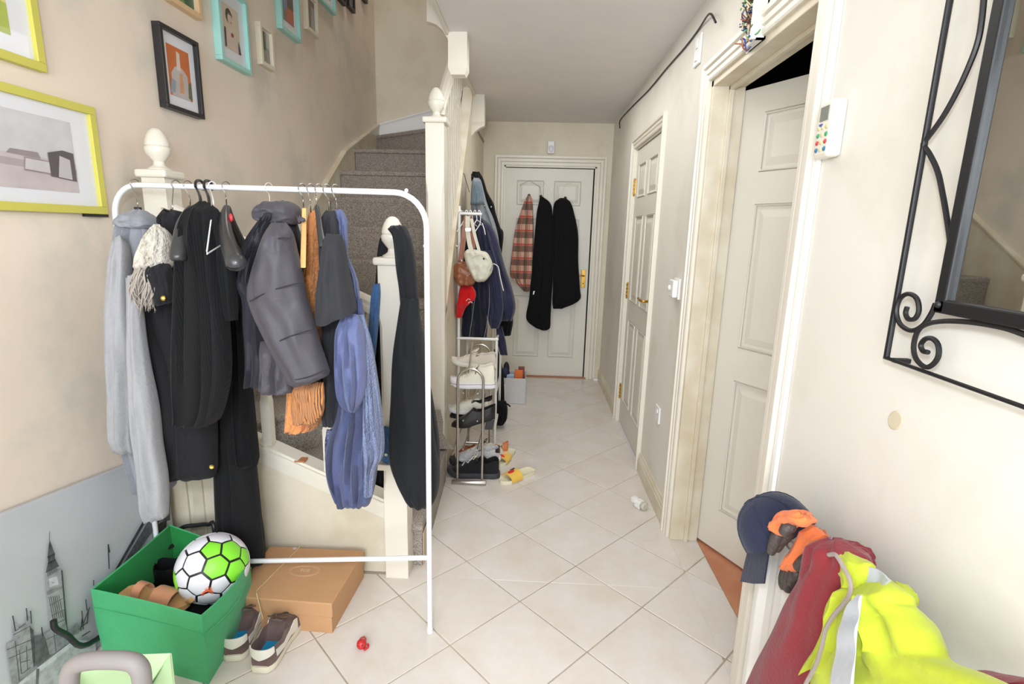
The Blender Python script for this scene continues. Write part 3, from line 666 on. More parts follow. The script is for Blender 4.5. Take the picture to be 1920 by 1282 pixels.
# ------------------------------------------------------------------ clothes helpers
def cloth(name, rows, mt, parent=None, y=1.5, dep=.05, folds=9, amp=.18, plane='y', n=44, label=None, seed=0, hem=True, close=6, slant=0, open_top=False):
    """a soft thick garment piece: rows of (u_left, v_left, u_right, v_right[, distance]) read top to bottom"""
    R_ = []
    for r in rows:
        d_ = r[4] if len(r) > 4 else y
        if len(r) == 3: r = (r[1], r[0], r[2], r[0])
        if len(r) == 2: pass
        Pf = PY if plane == 'y' else PX
        R_.append((Pf(r[0], r[1], d_), Pf(r[2], r[3], d_)))
    Ls = cr([a for a, b in R_], close); Rs = cr([b for a, b in R_], close)
    rings = []; m_ = len(Ls); ph = seed*1.7
    for i in range(m_):
        a, b = Ls[i], Rs[i]; c = (a+b)/2; hv = (b-a)/2
        wv = hv.normalized()
        vr = Vector((c.x, c.y, 0)).normalized() if plane == 'y' else Vector((1, 0, 0))
        vr = (vr - wv*vr.dot(wv)).normalized()
        t = i/(m_-1); env = min(1, t*5+.35)*min(1, (1-t)*6+.55)
        dd = min(dep, hv.length*1.3)*env
        ring = []
        for k in range(n):
            th = 2*pi*k/n; ct, st_ = cos(th), sin(th)
            fold = sin(folds*ct*1.6+ph+t*2.2+.8*sin(t*5+ph))*amp*min(1, t*2+.25) + .5*amp*sin(folds*2.3*ct+ph*2-t*3)
            s_ = math.copysign(abs(st_)**.7, st_)
            cr_ = (1-abs(sin(folds*ct*1.15+ph*1.3+t*1.5)))**3
            off = s_*dd*(1+fold-.9*amp*cr_*min(1, t*3+.2)) + dd*.22*noise.noise(Vector((ct*2.5+seed, t*6, seed*.7)))*abs(st_)
            edge = 1+.03*sin(9*t+ph)*abs(ct)
            dz = noise.noise(Vector((ct*2+seed, t*5, st_)))*.008
            ring.append(c+hv*ct*edge+vr*off+Vector((0, 0, dz*(1 if t < .97 else .4))))
        rings.append(ring)
    if hem:   # hollow hem
        last = rings[-1]; c = sum(last, Vector())/n; c0 = sum(rings[-3], Vector())/n
        rings.append([c+(p-c)*.9 for p in last]); rings.append([c0+(p-c)*.8 for p in last])
    g = G().loft(rings)
    return add(name, g, mt, parent, smooth=True, label=label, ang=75)
def hanger_hook(g, top, bot, r=.0018, rad=.016, tw=0):
    top = Vector(top); bot = Vector(bot)     # top is the rail centre
    pts = [top+Vector((0, sin(a)*rad, cos(a)*rad)) for a in [pi*.75, pi*.5, pi*.25, 0, -pi*.25, -pi*.5, -pi*.75]]
    pts = [Vector((p.x+tw*(p.y-top.y), p.y, p.z)) for p in pts]
    pts += [bot+Vector((0,0,.03)), bot]
    g.tube(pts, r, 6, smooth=4)
# ------------------------------------------------------------------ clothes rail
FAB = lambda n, c, **k: mat(n, c, k.pop('rough', .9), bump=k.pop('bump', .25), bscale=k.pop('bscale', 35), sheen=k.pop('sheen', .15), spec=.2, **k)
xr0, yr0, xl0, yl0 = -.321, 1.597, -1.406, 1.757
RZ = 1.503
def ry(x): return yr0+(x-xr0)*(yl0-yr0)/(xl0-xr0)
t = thing('clothes_rail', 'white metal clothes rail standing on the tiles, hung with coats', 'clothes rail', (-.77, 1.56, 0))
def zz(x, z): return z+(.014*(xr0-x) if z > 1.3 else 0)
def railpt(x, z): return Vector((x, ry(x), zz(x, z)))
R_ = .10; pts = [railpt(xr0, 0.0), railpt(xr0, .6), railpt(xr0, RZ-R_)]
pts += [railpt(xr0-R_+R_*cos(a*pi/16), RZ-R_+R_*sin(a*pi/16)) for a in range(1, 8)]
pts += [railpt(xr0-R_, RZ), railpt(-.6, RZ), railpt(-.9, RZ), railpt(xl0+R_, RZ)]
pts += [railpt(xl0+R_-R_*sin(a*pi/16), RZ-R_+R_*cos(a*pi/16)) for a in range(1, 8)]
pts += [railpt(xl0, RZ-R_), railpt(xl0, .6), railpt(xl0, 0)]
add('rail_frame', G().tube(pts, .0088, 12), WMET, t, smooth=True)
add('lower_bar', G().tube([railpt(xr0+.002, .297), railpt(xl0, PY(295, 1055, yl0).z)], .0085, 12), WMET, t, smooth=True)
for px_, pz_ in ((762, 357), (797, 461)):
    q = PY(px_, pz_, 1.585); add('screw_cap', G().ball(q, .006, n=10, m_=6), WMET, t, smooth=True)
add('foot_cap', G().lathe([(.0105,0),(.0105,.02)], (xr0, yr0, 0), 12), WPLA, t); add('foot_cap', G().lathe([(.0105,0),(.0105,.02)], (xl0, yl0, 0), 12), WPLA, t)
def rtop(u):
    x = PY(u, 350, 1.565).x; x = PY(u, 350, ry(x)).x; x = PY(u, 350, ry(x)).x; return Vector((x, ry(x), zz(x, RZ)+.003))
SHOOK = mat('steel_wire', (170, 168, 166), .25, metal=1)
def hook_to(u, u2, v2, y2, parent, r=.0016, mt=None, name='hanger_hook'):
    g = G(); hanger_hook(g, rtop(u), PY(u2, v2, y2), r, .015, tw=.35)
    return add(name, g, mt or SHOOK, parent, smooth=True)
# --- light grey coat
GREY = FAB('grey_wool', (142, 144, 150), var=.06, vscale=60, bump=.2, bscale=90)
GREY2 = FAB('grey_jersey', (156, 156, 158), var=.05, vscale=80, bump=.2, bscale=120)
t = thing('coat', 'long light grey wool coat with hanging pale sleeves at the left end of the rail', 'coat', PY(255, 970, 1.52), group=None)
cloth('body', [(398,248,262),(408,234,283),(425,226,293),(450,222,297),(520,216,296),(620,218,285),(720,225,290),(820,236,300),(900,252,326),(916,262,316)], GREY, t, y=1.64, dep=.06, seed=1, amp=.16)
cloth('sleeve', [(209,452,226,440),(206,500,240,480),(202,580,243,575),(202,650,248,640),(207,720,249,715),(212,790,250,790),(216,845,251,849)], GREY2, t, y=1.54, dep=.04, seed=2, amp=.12, folds=4)
cloth('sleeve', [(236,520,256,512),(242,600,266,590),(246,680,276,676),(252,760,290,752),(259,840,299,832),(266,910,310,898),(272,973,314,966)], GREY2, t, y=1.51, dep=.045, seed=3, amp=.12, folds=4)
cloth('collar', [(394,252,262),(402,234,276),(412,226,287),(422,228,291),(428,262,290)], GREY, t, y=1.62, dep=.06, seed=4, amp=.05)
hook_to(253, 259, 394, 1.66, t); add('hanger_neck', G().box(*(lambda p: (p.x-.008,p.x+.008,p.y-.008,p.y+.008,p.z-.012,p.z+.01))(PY(259,394,1.66))), BPLA, t, bevel=.002)
# --- black parka with fleece lining
PARK = FAB('parka_cotton', (33, 32, 35), sheen=.05, bump=.3, bscale=26)
FLE = FAB('cream_fleece', (214, 206, 192), bump=.9, bscale=110, var=.12, vscale=60)
FUR = FAB('grey_fur', (170, 160, 150), bump=.3, bscale=80, var=.25, vscale=30)
t = thing('parka', 'black parka with cream fleece hood lining, fur trim and gold snaps', 'coat', PY(330, 900, 1.55))
cloth('body', [(394,306,326),(404,304,345),(440,303,345),(520,290,345),(600,268,342),(680,274,380),(760,281,398),(820,286,403),(868,290,404),(892,292,404)], PARK, t, y=1.63, dep=.07, seed=5, amp=.1)
cloth('hood_lining', [(421,288,300),(432,282,308),(450,275,313),(480,265,316),(505,258,318)], FLE, t, y=1.53, dep=.05, seed=6, amp=.15)
cloth('hood_edge', [(276,500,305,494),(277,520,318,505),(288,548,323,530),(296,572,325,566)], PARK, t, y=1.50, dep=.03, seed=7, amp=.08)
g = G(); rr = random.Random(5)
for k in range(150):
    u = rr.uniform(255, 290); v = rr.uniform(500, 535); ln = rr.uniform(28, 62); y_ = 1.50+rr.uniform(-.02, .02)
    a = PY(u, v, y_); b = PY(u-rr.uniform(0, 12)+(-4 if u < 270 else 3), v+ln*.5, y_-.008); c = PY(u-rr.uniform(-4, 16), v+ln, y_-.002)
    g.tube([a, b, c], .002, 4, smooth=3, rads=[.0034, .0026, .0004])
cloth('fur_base', [(495,262,292),(515,252,290),(545,248,284),(570,252,280)], FUR, t, y=1.51, dep=.02, seed=9, amp=.2, hem=False)
o = add('fur_trim', g, FUR, t, smooth=True); o['kind'] = 'stuff'
SNAP = mat('gold_snap', (214, 186, 90), .3, metal=1)
for u, v, y_ in ((307, 559, 1.465), (388, 792, 1.55), (397, 875, 1.55)):
    add('snap_button', G().lathe([(.0065,0),(.0075,.002),(.005,.004),(.003,.003)], PY(u, v, y_), 14, axis=(.4,-1,.2)), SNAP, t, smooth=True)
hook_to(330, 325, 398, 1.64, t)
g = G().tube([PY(304,391,1.58), PY(318,396,1.62), PY(330,396,1.65), PY(345,404,1.68)], .004, 6, smooth=4); add('hanger_bar', g, SHOOK, t, smooth=True)
# --- empty curved plastic hangers
CHG = mat('charcoal_plastic', (52, 52, 53), .28)
def plastic_hanger(label, u, nk, arm, arm2, y0, hookmat=None, nm='coat_hanger', group=None, badge=None):
    t = thing(nm, label, 'hanger', PY(nk[0], nk[1], y0)-Vector((0,0,.12)))
    g = G(); pts = [PY(a, b, c) for a, b, c, _ in arm]; g.tube(pts, .01, 10, smooth=4, rads=[w_ for *_, w_ in arm]); add('shoulder_arm', g, CHG, t, smooth=True)
    if arm2:
        g = G(); g.tube([PY(a, b, c) for a, b, c, _ in arm2], .01, 10, smooth=4, rads=[w_ for *_, w_ in arm2]); add('shoulder_arm', g, CHG, t, smooth=True)
    hook_to(u, nk[0], nk[1], y0, t, mt=hookmat)
    if badge: add('size_badge', G().ball(PY(*badge), .006, .004, .012, n=10, m_=6), mat('red_badge', (190, 40, 50), .4), t, smooth=True)
    return t
plastic_hanger('empty curved charcoal hanger showing beside the parka, its end hanging low', 352, (357, 388),
    [(357,390,1.52,.009),(350,400,1.49,.011),(341,420,1.45,.014),(338,445,1.42,.018),(335,470,1.40,.021),(334,484,1.39,.021),(334,489,1.388,.015)], [(357,390,1.54,.009),(368,410,1.6,.012),(380,440,1.66,.014)], 1.53)
# --- black ribbed cardigan
KNB = FAB('black_rib_knit', (24, 24, 25), sheen=.04, bump=.2, bscale=90, kind='rib')
BLKF = FAB('black_jersey', (15, 15, 17), sheen=.03, bump=.3, bscale=60)
t = thing('cardigan', 'black ribbed knit cardigan with a long lower panel, middle left of the rail', 'cardigan', PY(380, 1040, 1.52))
cloth('body', [(378,373,385),(388,362,392),(402,350,398),(440,342,404),(500,336,412),(575,330,424),(650,329,428),(710,330,428),(760,333,418),(786,333,406),(792,333,402)], KNB, t, y=1.46, dep=.055, seed=11, amp=.14)
cloth('collar_fall', [(386,384,400),(400,386,410),(430,392,422),(480,398,432),(540,402,440),(600,404,446)], KNB, t, y=1.48, dep=.035, seed=12, amp=.12)
cloth('long_panel', [(560,402,446),(640,404,455),(720,404,462),(800,404,470),(880,405,478),(960,406,487),(1030,410,494),(1056,412,495)], KNB, t, y=1.74, dep=.05, seed=13, amp=.12)
g = G()
for u in (374, 390): hanger_hook(g, rtop(u), PY(u+3, 390, 1.52), .0042, .017, tw=.2)
add('hanger_hook', g, BPLA, t, smooth=True)
# --- black long coat on the wide hanger
t2 = plastic_hanger('big shiny charcoal coat hanger with a red badge, wide end towards the viewer', 424, (425, 388),
    [(425,390,1.53,.010),(422,405,1.49,.014),(423,430,1.44,.017),(428,455,1.39,.020),(436,478,1.34,.024),(443,493,1.31,.026),(445,500,1.308,.019)],
    [(426,390,1.54,.010),(434,415,1.60,.012),(448,445,1.66,.013),(464,472,1.70,.015)], 1.535, badge=(433, 408, 1.47))
t = thing('long_jacket', 'long black jacket with jagged hem hanging behind the empty wide hanger', 'jacket', PY(460, 870, 1.56))
cloth('body', [(408,404,420),(430,412,434),(500,420,446),(560,428,455),(620,434,460),(700,436,466),(780,438,474),(850,444,480),(872,448,481)], BLKF, t, y=1.70, dep=.05, seed=14, amp=.14)
cloth('lining_panel', [(860,450,477),(920,455,482),(980,462,490),(1045,475,496)], BLKF, t, y=1.79, dep=.03, seed=15, amp=.1)
# --- white wire hanger
t = thing('wire_hanger', 'thin white wire hanger hanging turned between the black knitwear', 'hanger', PY(398, 475, 1.40))
g = G(); hanger_hook(g, rtop(398), PY(401, 392, 1.50), .0017, .014, tw=.3)
for pp in ([(401,392,1.50),(397,402,1.48),(388,470,1.30),(388,476,1.30),(414,460,1.42)], [(401,392,1.50),(404,400,1.52),(412,410,1.56),(426,460,1.66),(414,460,1.42)]):
    g.tube([PY(*p) for p in pp], .0019, 6)
add('wire', g, WMET, t, smooth=True)
# --- puffer jacket
PUF = FAB('grey_shell', (74, 71, 77), bump=.6, bscale=14, rough=.5, sheen=.05); PUFD = FAB('dark_shell', (44, 43, 50), bump=.6, bscale=14, rough=.5, sheen=.05)
t = thing('puffer_jacket', 'grey quilted puffer jacket with a dark yoke and stitched sleeve, centre of the rail', 'jacket', PY(520, 735, 1.5))
cloth('body', [(415,484,556),(450,466,562),(500,452,566),(535,446,570),(560,463,575),(620,465,580),(680,466,585),(712,466,562),(718,466,558)], PUFD, t, y=1.56, dep=.075, seed=21, amp=.12)
cloth('front_hem', [(640,490,556),(680,492,552),(720,491,551),(735,491,551)], PUF, t, y=1.46, dep=.045, seed=23, amp=.12)
cloth('sleeve', [(418,508,536),(436,500,545),(470,489,552),(510,476,562),(552,467,572),(575,472,579),(610,489,588),(645,508,598),(540,702,613,690),(552,722,615,703)], PUF, t, y=1.40, dep=.055, seed=22, amp=.07, folds=3)
cloth('collar', [(378,502,534),(384,488,552),(398,482,560),(412,484,562),(420,500,558)], PUF, t, y=1.53, dep=.07, seed=24, amp=.06)
cloth('yoke', [(400,494,510),(420,486,504),(450,472,494),(490,458,478),(530,450,466)], PUFD, t, y=1.45, dep=.04, seed=25, amp=.2, folds=14)
g = G()
for q in ([(468,565),(492,552),(520,541),(566,529)], [(514,645),(535,634),(560,625),(588,617)], [(553,712),(580,706),(612,692)], [(521,447),(530,446),(545,447)]):
    pts = cr([PY(u, v, 1.345) for u, v in q], 4); add('stitch_line', G().tube(pts, .0018, 5), PUFD, t, smooth=True)
cloth('collar_tab', [(406,556,566),(412,558,572),(416,558,570)], PUF, t, y=1.46, dep=.006, seed=2, amp=.02)
hook_to(504, 506, 385, 1.56, t, r=.0011, mt=mat('clear_plastic_hook', (214,208,196), .2))
# --- wooden hanger
t = thing('wooden_hanger', 'pale flat wooden hanger seen end on beside the puffer jacket', 'hanger', PY(568, 500, 1.42))
g = G().loft([[PY(u+du, v, y_+dy) for du, dy in ((-w_,-.02),(w_,-.02),(w_,.02),(-w_,.02))] for u, v, y_, w_ in ((570,390,1.53,4),(570,420,1.50,4.6),(569,460,1.46,5.2),(568,502,1.43,5.4))])
add('wooden_bar', g, WOOD, t, bevel=.002); hook_to(566, 569, 391, 1.53, t)
# --- orange cardigan
ORG = FAB('orange_knit', (214, 144, 88), bump=.45, bscale=120, kind='knit', var=.1, vscale=40)
ORR = FAB('orange_rib', (222, 150, 90), bump=.9, bscale=55, kind='rib', var=.1, vscale=40)
t = thing('orange_cardigan', 'fluffy orange knit cardigan with a ribbed cuff, squeezed beside the puffer jacket', 'cardigan', PY(572, 804, 1.5))
cloth('body', [(396,580,590),(410,577,594),(450,574,600),(500,571,606),(560,566,608),(620,572,607),(680,560,607),(716,545,606),(760,541,604),(796,538,600),(804,540,562)], ORG, t, y=1.58, dep=.06, seed=31, amp=.12)
cloth('cuff', [(716,552,607),(745,549,607),(775,548,605),(793,553,594)], ORR, t, y=1.47, dep=.035, seed=32, amp=.1)
hook_to(582, 583, 398, 1.57, t)
t = plastic_hanger('slim black hanger between the orange cardigan and the dark shirt', 597, (594, 388),
    [(594,389,1.54,.007),(597,405,1.51,.008),(600,430,1.47,.009),(603,452,1.44,.010),(603,464,1.43,.008)], None, 1.545)
# --- dark short-sleeved shirt
SHD = FAB('charcoal_shirt', (50, 50, 53), sheen=.05, bump=.15, bscale=140)
t = thing('dark_shirt', 'charcoal short-sleeved shirt hanging sideways beside the orange cardigan', 'shirt', PY(625, 797, 1.5))
cloth('body', [(396,612,628),(410,606,634),(450,602,640),(520,604,648),(590,608,655),(640,607,650),(700,606,646),(760,606,642),(797,606,640)], SHD, t, y=1.55, dep=.055, seed=41, amp=.12)
cloth('sleeve', [(440,612,640),(470,606,646),(510,602,652),(550,597,660),(594,602,666,578),(597,612,667,582)], SHD, t, y=1.44, dep=.05, seed=42, amp=.07, folds=4)
hook_to(612, 617, 394, 1.56, t)
# --- blue blouse and scarf
BLU = FAB('blue_cotton', (98, 106, 144), bump=.5, bscale=40); BLD = FAB('blue_gauze', (76, 83, 116), bump=.4, bscale=60); LAC = FAB('pale_blue_lace', (124, 134, 164), bump=.5, bscale=160, kind='knit', var=.1, vscale=120)
t = thing('blue_blouse', 'blue blouse with pale lace edging, last garment at the right of the rail', 'blouse', PY(670, 945, 1.5))
cloth('shoulder', [(394,629,642),(410,632,650),(430,635,650),(460,640,652),(480,644,652),(520,652,668),(560,648,674)], BLU, t, y=1.56, dep=.04, seed=51, amp=.3, folds=12)
cloth('sleeve', [(590,640,672),(630,632,682),(680,629,688),(720,632,688),(750,640,680),(772,652,668)], BLU, t, y=1.47, dep=.05, seed=52, amp=.25, folds=10)
cloth('body', [(560,646,678),(640,646,690),(720,640,700),(780,632,706),(830,616,706),(880,614,704),(920,626,700),(944,634,694)], BLD, t, y=1.53, dep=.055, seed=53, amp=.3, folds=11)
cloth('lace_panel', [(590,672,682),(650,676,698),(720,680,708),(790,682,716),(850,684,718),(880,684,704),(930,682,698)], LAC, t, y=1.50, dep=.045, seed=54, amp=.25, folds=9)
cloth('lace_edge', [(805,613,628),(840,610,632),(870,612,626)], FAB('dark_lace', (120,124,160), bump=1., bscale=150, kind='knit', rgb2=(60,64,92), vscale=90), t, y=1.55, dep=.02, seed=55, amp=.2)
hook_to(628, 631, 396, 1.56, t)
# --- hoodie on the front newel
HOO = FAB('black_sweat', (34, 35, 38), sheen=.06, bump=.2, bscale=90)
t = thing('hoodie', 'black hoodie hung by its hood over the front newel post', 'hoodie', PY(780, 950, 1.75))
cloth('hood', [(423,733,752),(428,728,760),(440,736,767),(460,740,772),(500,744,779),(540,749,783),(580,752,785)], HOO, t, y=1.84, dep=.05, seed=61, amp=.1, folds=4)
cloth('hood_strand', [(424,728,742),(440,716,736),(470,709,730),(500,706,712),(560,702,708)], HOO, t, y=1.99, dep=.035, seed=62, amp=.08, folds=4)
cloth('body', [(560,752,785),(600,748,787),(660,740,796),(740,735,806),(800,731,814),(850,731,820),(890,742,823),(930,764,818),(950,775,800)], HOO, t, y=1.80, dep=.075, seed=63, amp=.1, folds=5)
cloth('sleeve', [(640,764,790),(720,775,806),(800,790,820),(860,797,824),(900,800,822),(934,795,811)], HOO, t, y=1.83, dep=.05, seed=64, amp=.08, folds=4)
cloth('cuff', [(925,766,790),(945,776,792),(955,781,789)], HOO, t, y=1.75, dep=.04, seed=65, amp=.08, folds=4)
t = thing('black_garment', 'black garment hanging behind the front newel post over the handrail', 'garment', PY(700, 915, 2.02))
cloth('body', [(545,700,716),(600,698,722),(700,694,722),(780,694,722),(860,696,722),(914,700,721)], BLKF, t, y=2.03, dep=.04, seed=66, amp=.1)
DEN = FAB('blue_denim', (66, 104, 150), bump=.5, bscale=160, var=.15, vscale=60)
t = thing('denim_jeans', 'blue denim jeans over the handrail end, waistband with a button below', 'jeans', PY(715, 860, 1.9))
cloth('leg', [(532,700,712),(560,696,712),(620,692,708),(680,689,702),(720,688,696),(760,690,698)], DEN, t, y=1.86, dep=.03, seed=67, amp=.12)
cloth('waistband', [(802,714,744),(830,712,750),(855,716,762),(862,716,765)], DEN, t, y=1.86, dep=.04, seed=68, amp=.1)
add('button', G().lathe([(.006,0),(.006,.003)], PY(724, 852, 1.80), 12, axis=(0,-1,0)), SHOOK, t, smooth=True)
a = PY(700, 872, 1.86); b = PY(747, 872, 1.86)
tag(add('wooden_ledge', G().box(a.x, b.x, 1.84, 1.88, a.z-.012, a.z+.012), GLOSS, bevel=.003), 'short cream wooden ledge fixed low across the front newel post', 'ledge')
#@@FLOOR
# ------------------------------------------------------------------ shoes
def foot_w(s):   # half width profile of a sole, s=0 heel .. 1 toe
    ks = [(0,.40),(.03,.62),(.08,.78),(.2,.84),(.4,.80),(.58,.92),(.72,1.),(.84,.93),(.93,.70),(.98,.42),(1,.2)]
    for (a, x), (b, y) in zip(ks, ks[1:]):
        if s <= b: t = (s-a)/(b-a); return x+(y-x)*t
    return ks[-1][1]
def interp(ks, s):
    for (a, x), (b, y) in zip(ks, ks[1:]):
        if s <= b: return x+(y-x)*((s-a)/(b-a) if b > a else 0)
    return ks[-1][1]
def shoe(name, label, M, up, sole, L=.28, W=.05, hk=None, collar=.42, sole_h=.022, inner=None, lace=None, stripe=None, heel=None, toe=None, group=None, topper=None, sole_line=None, tongue=None, cat='shoe'):
    t = thing(name, label, cat, mtx=M, group=group)
    hk = hk or [(0,.082),(.1,.086),(.28,.068),(.42,.092),(.6,.076),(.8,.054),(.93,.040),(1,.022)]
    g = G(); n = 22; rings = []
    SS = [0,.015,.04,.09,.15,.25,.35,.45,.55,.65,.75,.85,.92,.965,.99,1]
    for s in SS:
        w_ = W*foot_w(s)*1.04
        rings.append([Vector((s*L, w_*cos(a), 0)) for a in ()])
    # sole as closed rings round the foot outline
    out = [(s*L, W*foot_w(s)) for s in SS]; loop = [(x, y) for x, y in out]+[(x, -y) for x, y in out[::-1]]
    def lp(k, z, rise=0): return [Vector((L*.5+(x-L*.5)*k, y*k, z+rise*max(0, (x/L-.75))**2*16*.02)) for x, y in loop]
    g = G().loft([lp(.96, 0, 1), lp(1.02, .003, 1), lp(1.03, sole_h*.6, 1), lp(1.0, sole_h, 1)])
    s_o = add('sole', g, sole, t, local=True, smooth=True, ang=50)
    if sole_line:
        pts = [Vector((L*.5+(x-L*.5)*1.03, y*1.035, sole_h*.78)) for x, y in loop]
        add('sole_line', G().tube(pts, .0012, 5, closed=True), sole_line, t, local=True)
    # upper: rings across, dipping inside at the foot opening
    rings = []
    for s in SS:
        w_ = W*foot_w(s)*.97; h = interp(hk, s); op = max(0, min(1, (collar-s)/.06)) if s > .03 else 0
        r = []
        for k in range(17):
            a = -1+2*k/16.; aa = abs(a)
            y = w_*math.copysign(min(1, (aa*1.22))**.9 if aa < .82 else 1-.0*aa, a)
            prof_closed = h*(1-aa**2.6*.55) if aa < .82 else h*(1-.82**2.6*.55)*(1-aa)/.18
            rim = h*(.96 if s < .35 else .98)
            if aa < .55: zo = sole_h*.9
            elif aa < .72: zo = sole_h+(rim-sole_h)*(aa-.55)/.17
            else: zo = rim*(1-aa)/.28 if aa > .8 else rim
            yo = y if aa >= .6 else w_*.82*a/.6
            z = prof_closed*(1-op)+zo*op
            r.append(Vector((s*L + (.006 if s == 0 else 0), y*(1-op)+yo*op*1., max(z, 0)+sole_h*.5*(1 if z < .01 else 0))))
        rings.append(r)
    g = G(); m_ = 17
    vs = [p for r in rings for p in r]; fs = [(i*m_+k, i*m_+k+1, (i+1)*m_+k+1, (i+1)*m_+k) for i in range(len(rings)-1) for k in range(m_-1)]
    fs.append([k for k in range(m_)]); fs.append([(len(rings)-1)*m_+k for k in range(m_)][::-1])
    g.add(vs, fs)
    uo = add('upper', g, up, t, local=True, smooth=True, ang=60)
    if inner:
        ins = [(x, y) for x, y in out if .08*L < x < collar*L+.02]
        lo = [(x, y*.66) for x, y in ins]+[(x, -y*.66) for x, y in ins[::-1]]
        add('insole', G().prism([(L*.02+x*.95, y, sole_h+.003) for x, y in lo], (0,0,.003)), inner, t, local=True)
    if heel:
        g = G(); r1 = []
        for s in (0,.02,.06,.13,.2):
            w_ = W*foot_w(s)*1.0+.001; h = interp(hk, s)
            r1.append([Vector((s*L-.004, w_*c, z)) for c, z in ((-1.01, h*.62),(-1.0, h*.98),(-.8, h*1.02),(0, h*1.03 if s < .03 else h*.99),(.8, h*1.02),(1.0, h*.98),(1.01, h*.62))] if s < .03 else
                      [Vector((s*L-.002, w_*c, z)) for c, z in ((-1.03, h*.66),(-1.0, h*1.0),(-.86, h*1.0),(-.84, h*.9),(.84, h*.9),(.86, h*1.0),(1.0, h*1.0),)][:7])
        # heel tab: a curved band round the back
        band = G(); ringb = []
        for a_ in range(-8, 9):
            th = a_/8*1.35; w_ = W*.80
            for dz in (): pass
            ringb.append((Vector((L*.10-cos(th)*L*.105, sin(th)*w_, 0)), interp(hk, .05)))
        vs = []; fs = []
        for i, (p, h) in enumerate(ringb):
            e = abs(i-8)/8
            vs += [p+Vector((0,0,h*(.55+.18*e))), p+Vector((0,0,h*(1.0-.02*e)))]
        vs += [Vector((L*.10+(p.x-L*.10)*.9, p.y*.9, p.z)) for p in vs[:]]
        k = len(ringb)
        for i in range(k-1): fs += [(2*i,2*i+1,2*i+3,2*i+2), (2*k+2*i,2*k+2*i+2,2*k+2*i+3,2*k+2*i+1), (2*i+1,2*k+2*i+1,2*k+2*i+3,2*i+3)]
        add('heel_tab', band.add(vs, fs), heel, t, local=True, smooth=True)
    if stripe:
        for sg in (-1, 1):
            g = G(); rows_ = []
            for s, a0, a1 in ((.12,.42,.72),(.3,.36,.62),(.45,.34,.6),(.54,.3,.86),(.60,.3,.86)):
                w_ = W*foot_w(s)*1.0; h = interp(hk, s)
                rows_.append([Vector((s*L, sg*w_*1.0, h*a0)), Vector((s*L, sg*w_*.985, h*a1)), Vector((s*L, sg*w_*.92, h*a1)), Vector((s*L, sg*w_*.92, h*a0))])
            g.loft(rows_); add('side_stripe', g, stripe, t, local=True)
    if lace:
        for k in range(5):
            s = collar+.05+k*.055; h = interp(hk, s); w_ = W*foot_w(s)*.42
            pts = [Vector((s*L-.008, -w_, h*.93)), Vector((s*L, 0, h*1.02+.002)), Vector((s*L+.008, w_, h*.93))]
            if k % 2: pts = [Vector((p.x, -p.y, p.z)) for p in pts]
            add('lace', G().tube(pts, .0028, 6, smooth=3), lace, t, local=True, smooth=True)
        h = interp(hk, collar+.04); c = Vector(((collar+.04)*L, 0, h+.004))
        for sg in (-1, 1):
            add('lace', G().tube([c, c+Vector((-.01,sg*.018,.014)), c+Vector((.0,sg*.034,.008)), c+Vector((.008,sg*.018,0)), c], .0025, 6, smooth=3), lace, t, local=True, smooth=True)
            add('lace', G().tube([c, c+Vector((.015,sg*.015,.003)), c+Vector((.03,sg*.034,-.012))], .0025, 6, smooth=3), lace, t, local=True, smooth=True)
    if tongue:
        h = interp(hk, collar); g = G().loft([[Vector((x, y*w_, z+dz)) for y, dz in ((-1,0),(-.5,.004),(.5,.004),(1,0),(.5,-.003),(-.5,-.003))] for x, w_, z in (((collar+.1)*L,.02,interp(hk,collar+.1)*.95),((collar+.02)*L,.022,h*.98),((collar-.04)*L,.024,h*1.16))])
        add('tongue', g, tongue, t, local=True, smooth=True)
    return t
def place(p, deg, roll=0, pitch=0, s=1):
    return Matrix.Translation(Vector(p)) @ Matrix.Rotation(math.radians(deg), 4, 'Z') @ Matrix.Rotation(math.radians(pitch), 4, 'Y') @ Matrix.Rotation(math.radians(roll), 4, 'X') @ Matrix.Scale(s, 4)
LB = FAB('brown_suede', (112, 92, 88), rough=.7, bump=.2, rgb2=(98, 78, 74), vscale=18)
OFFW = FAB('offwhite_leather', (222, 218, 204), rough=.5, bump=.1)
SOLEC = mat('cream_rubber', (222, 214, 192), .55, var=.08, vscale=30)
BLUI = FAB('bright_blue_lining', (28, 140, 190)); LBR = FAB('brown_lace', (100, 78, 62))
a = PZ(500, 1272, 0); b = PZ(552, 1172, 0); dg = math.degrees(math.atan2(b.y-a.y, b.x-a.x))
a = PZ(488, 1262, 0); b = PZ(548, 1165, 0); dg = math.degrees(math.atan2(b.y-a.y, b.x-a.x)); L0 = .285
shoe('sneaker', 'right brown suede sneaker with white heel and blue insole, toe to the carton', place((a.x, a.y, 0), dg), LB, SOLEC, L=L0, W=.052, inner=BLUI, lace=LBR, stripe=OFFW, heel=OFFW, tongue=LB)
a = PZ(438, 1240, 0); b = PZ(478, 1160, 0); dg = math.degrees(math.atan2(b.y-a.y, b.x-a.x))
shoe('sneaker', 'left brown suede sneaker with blue insole, tight against the green storage box', place((a.x, a.y, 0), dg+2), LB, SOLEC, L=L0, W=.052, inner=BLUI, lace=LBR, stripe=OFFW, heel=OFFW, tongue=LB)
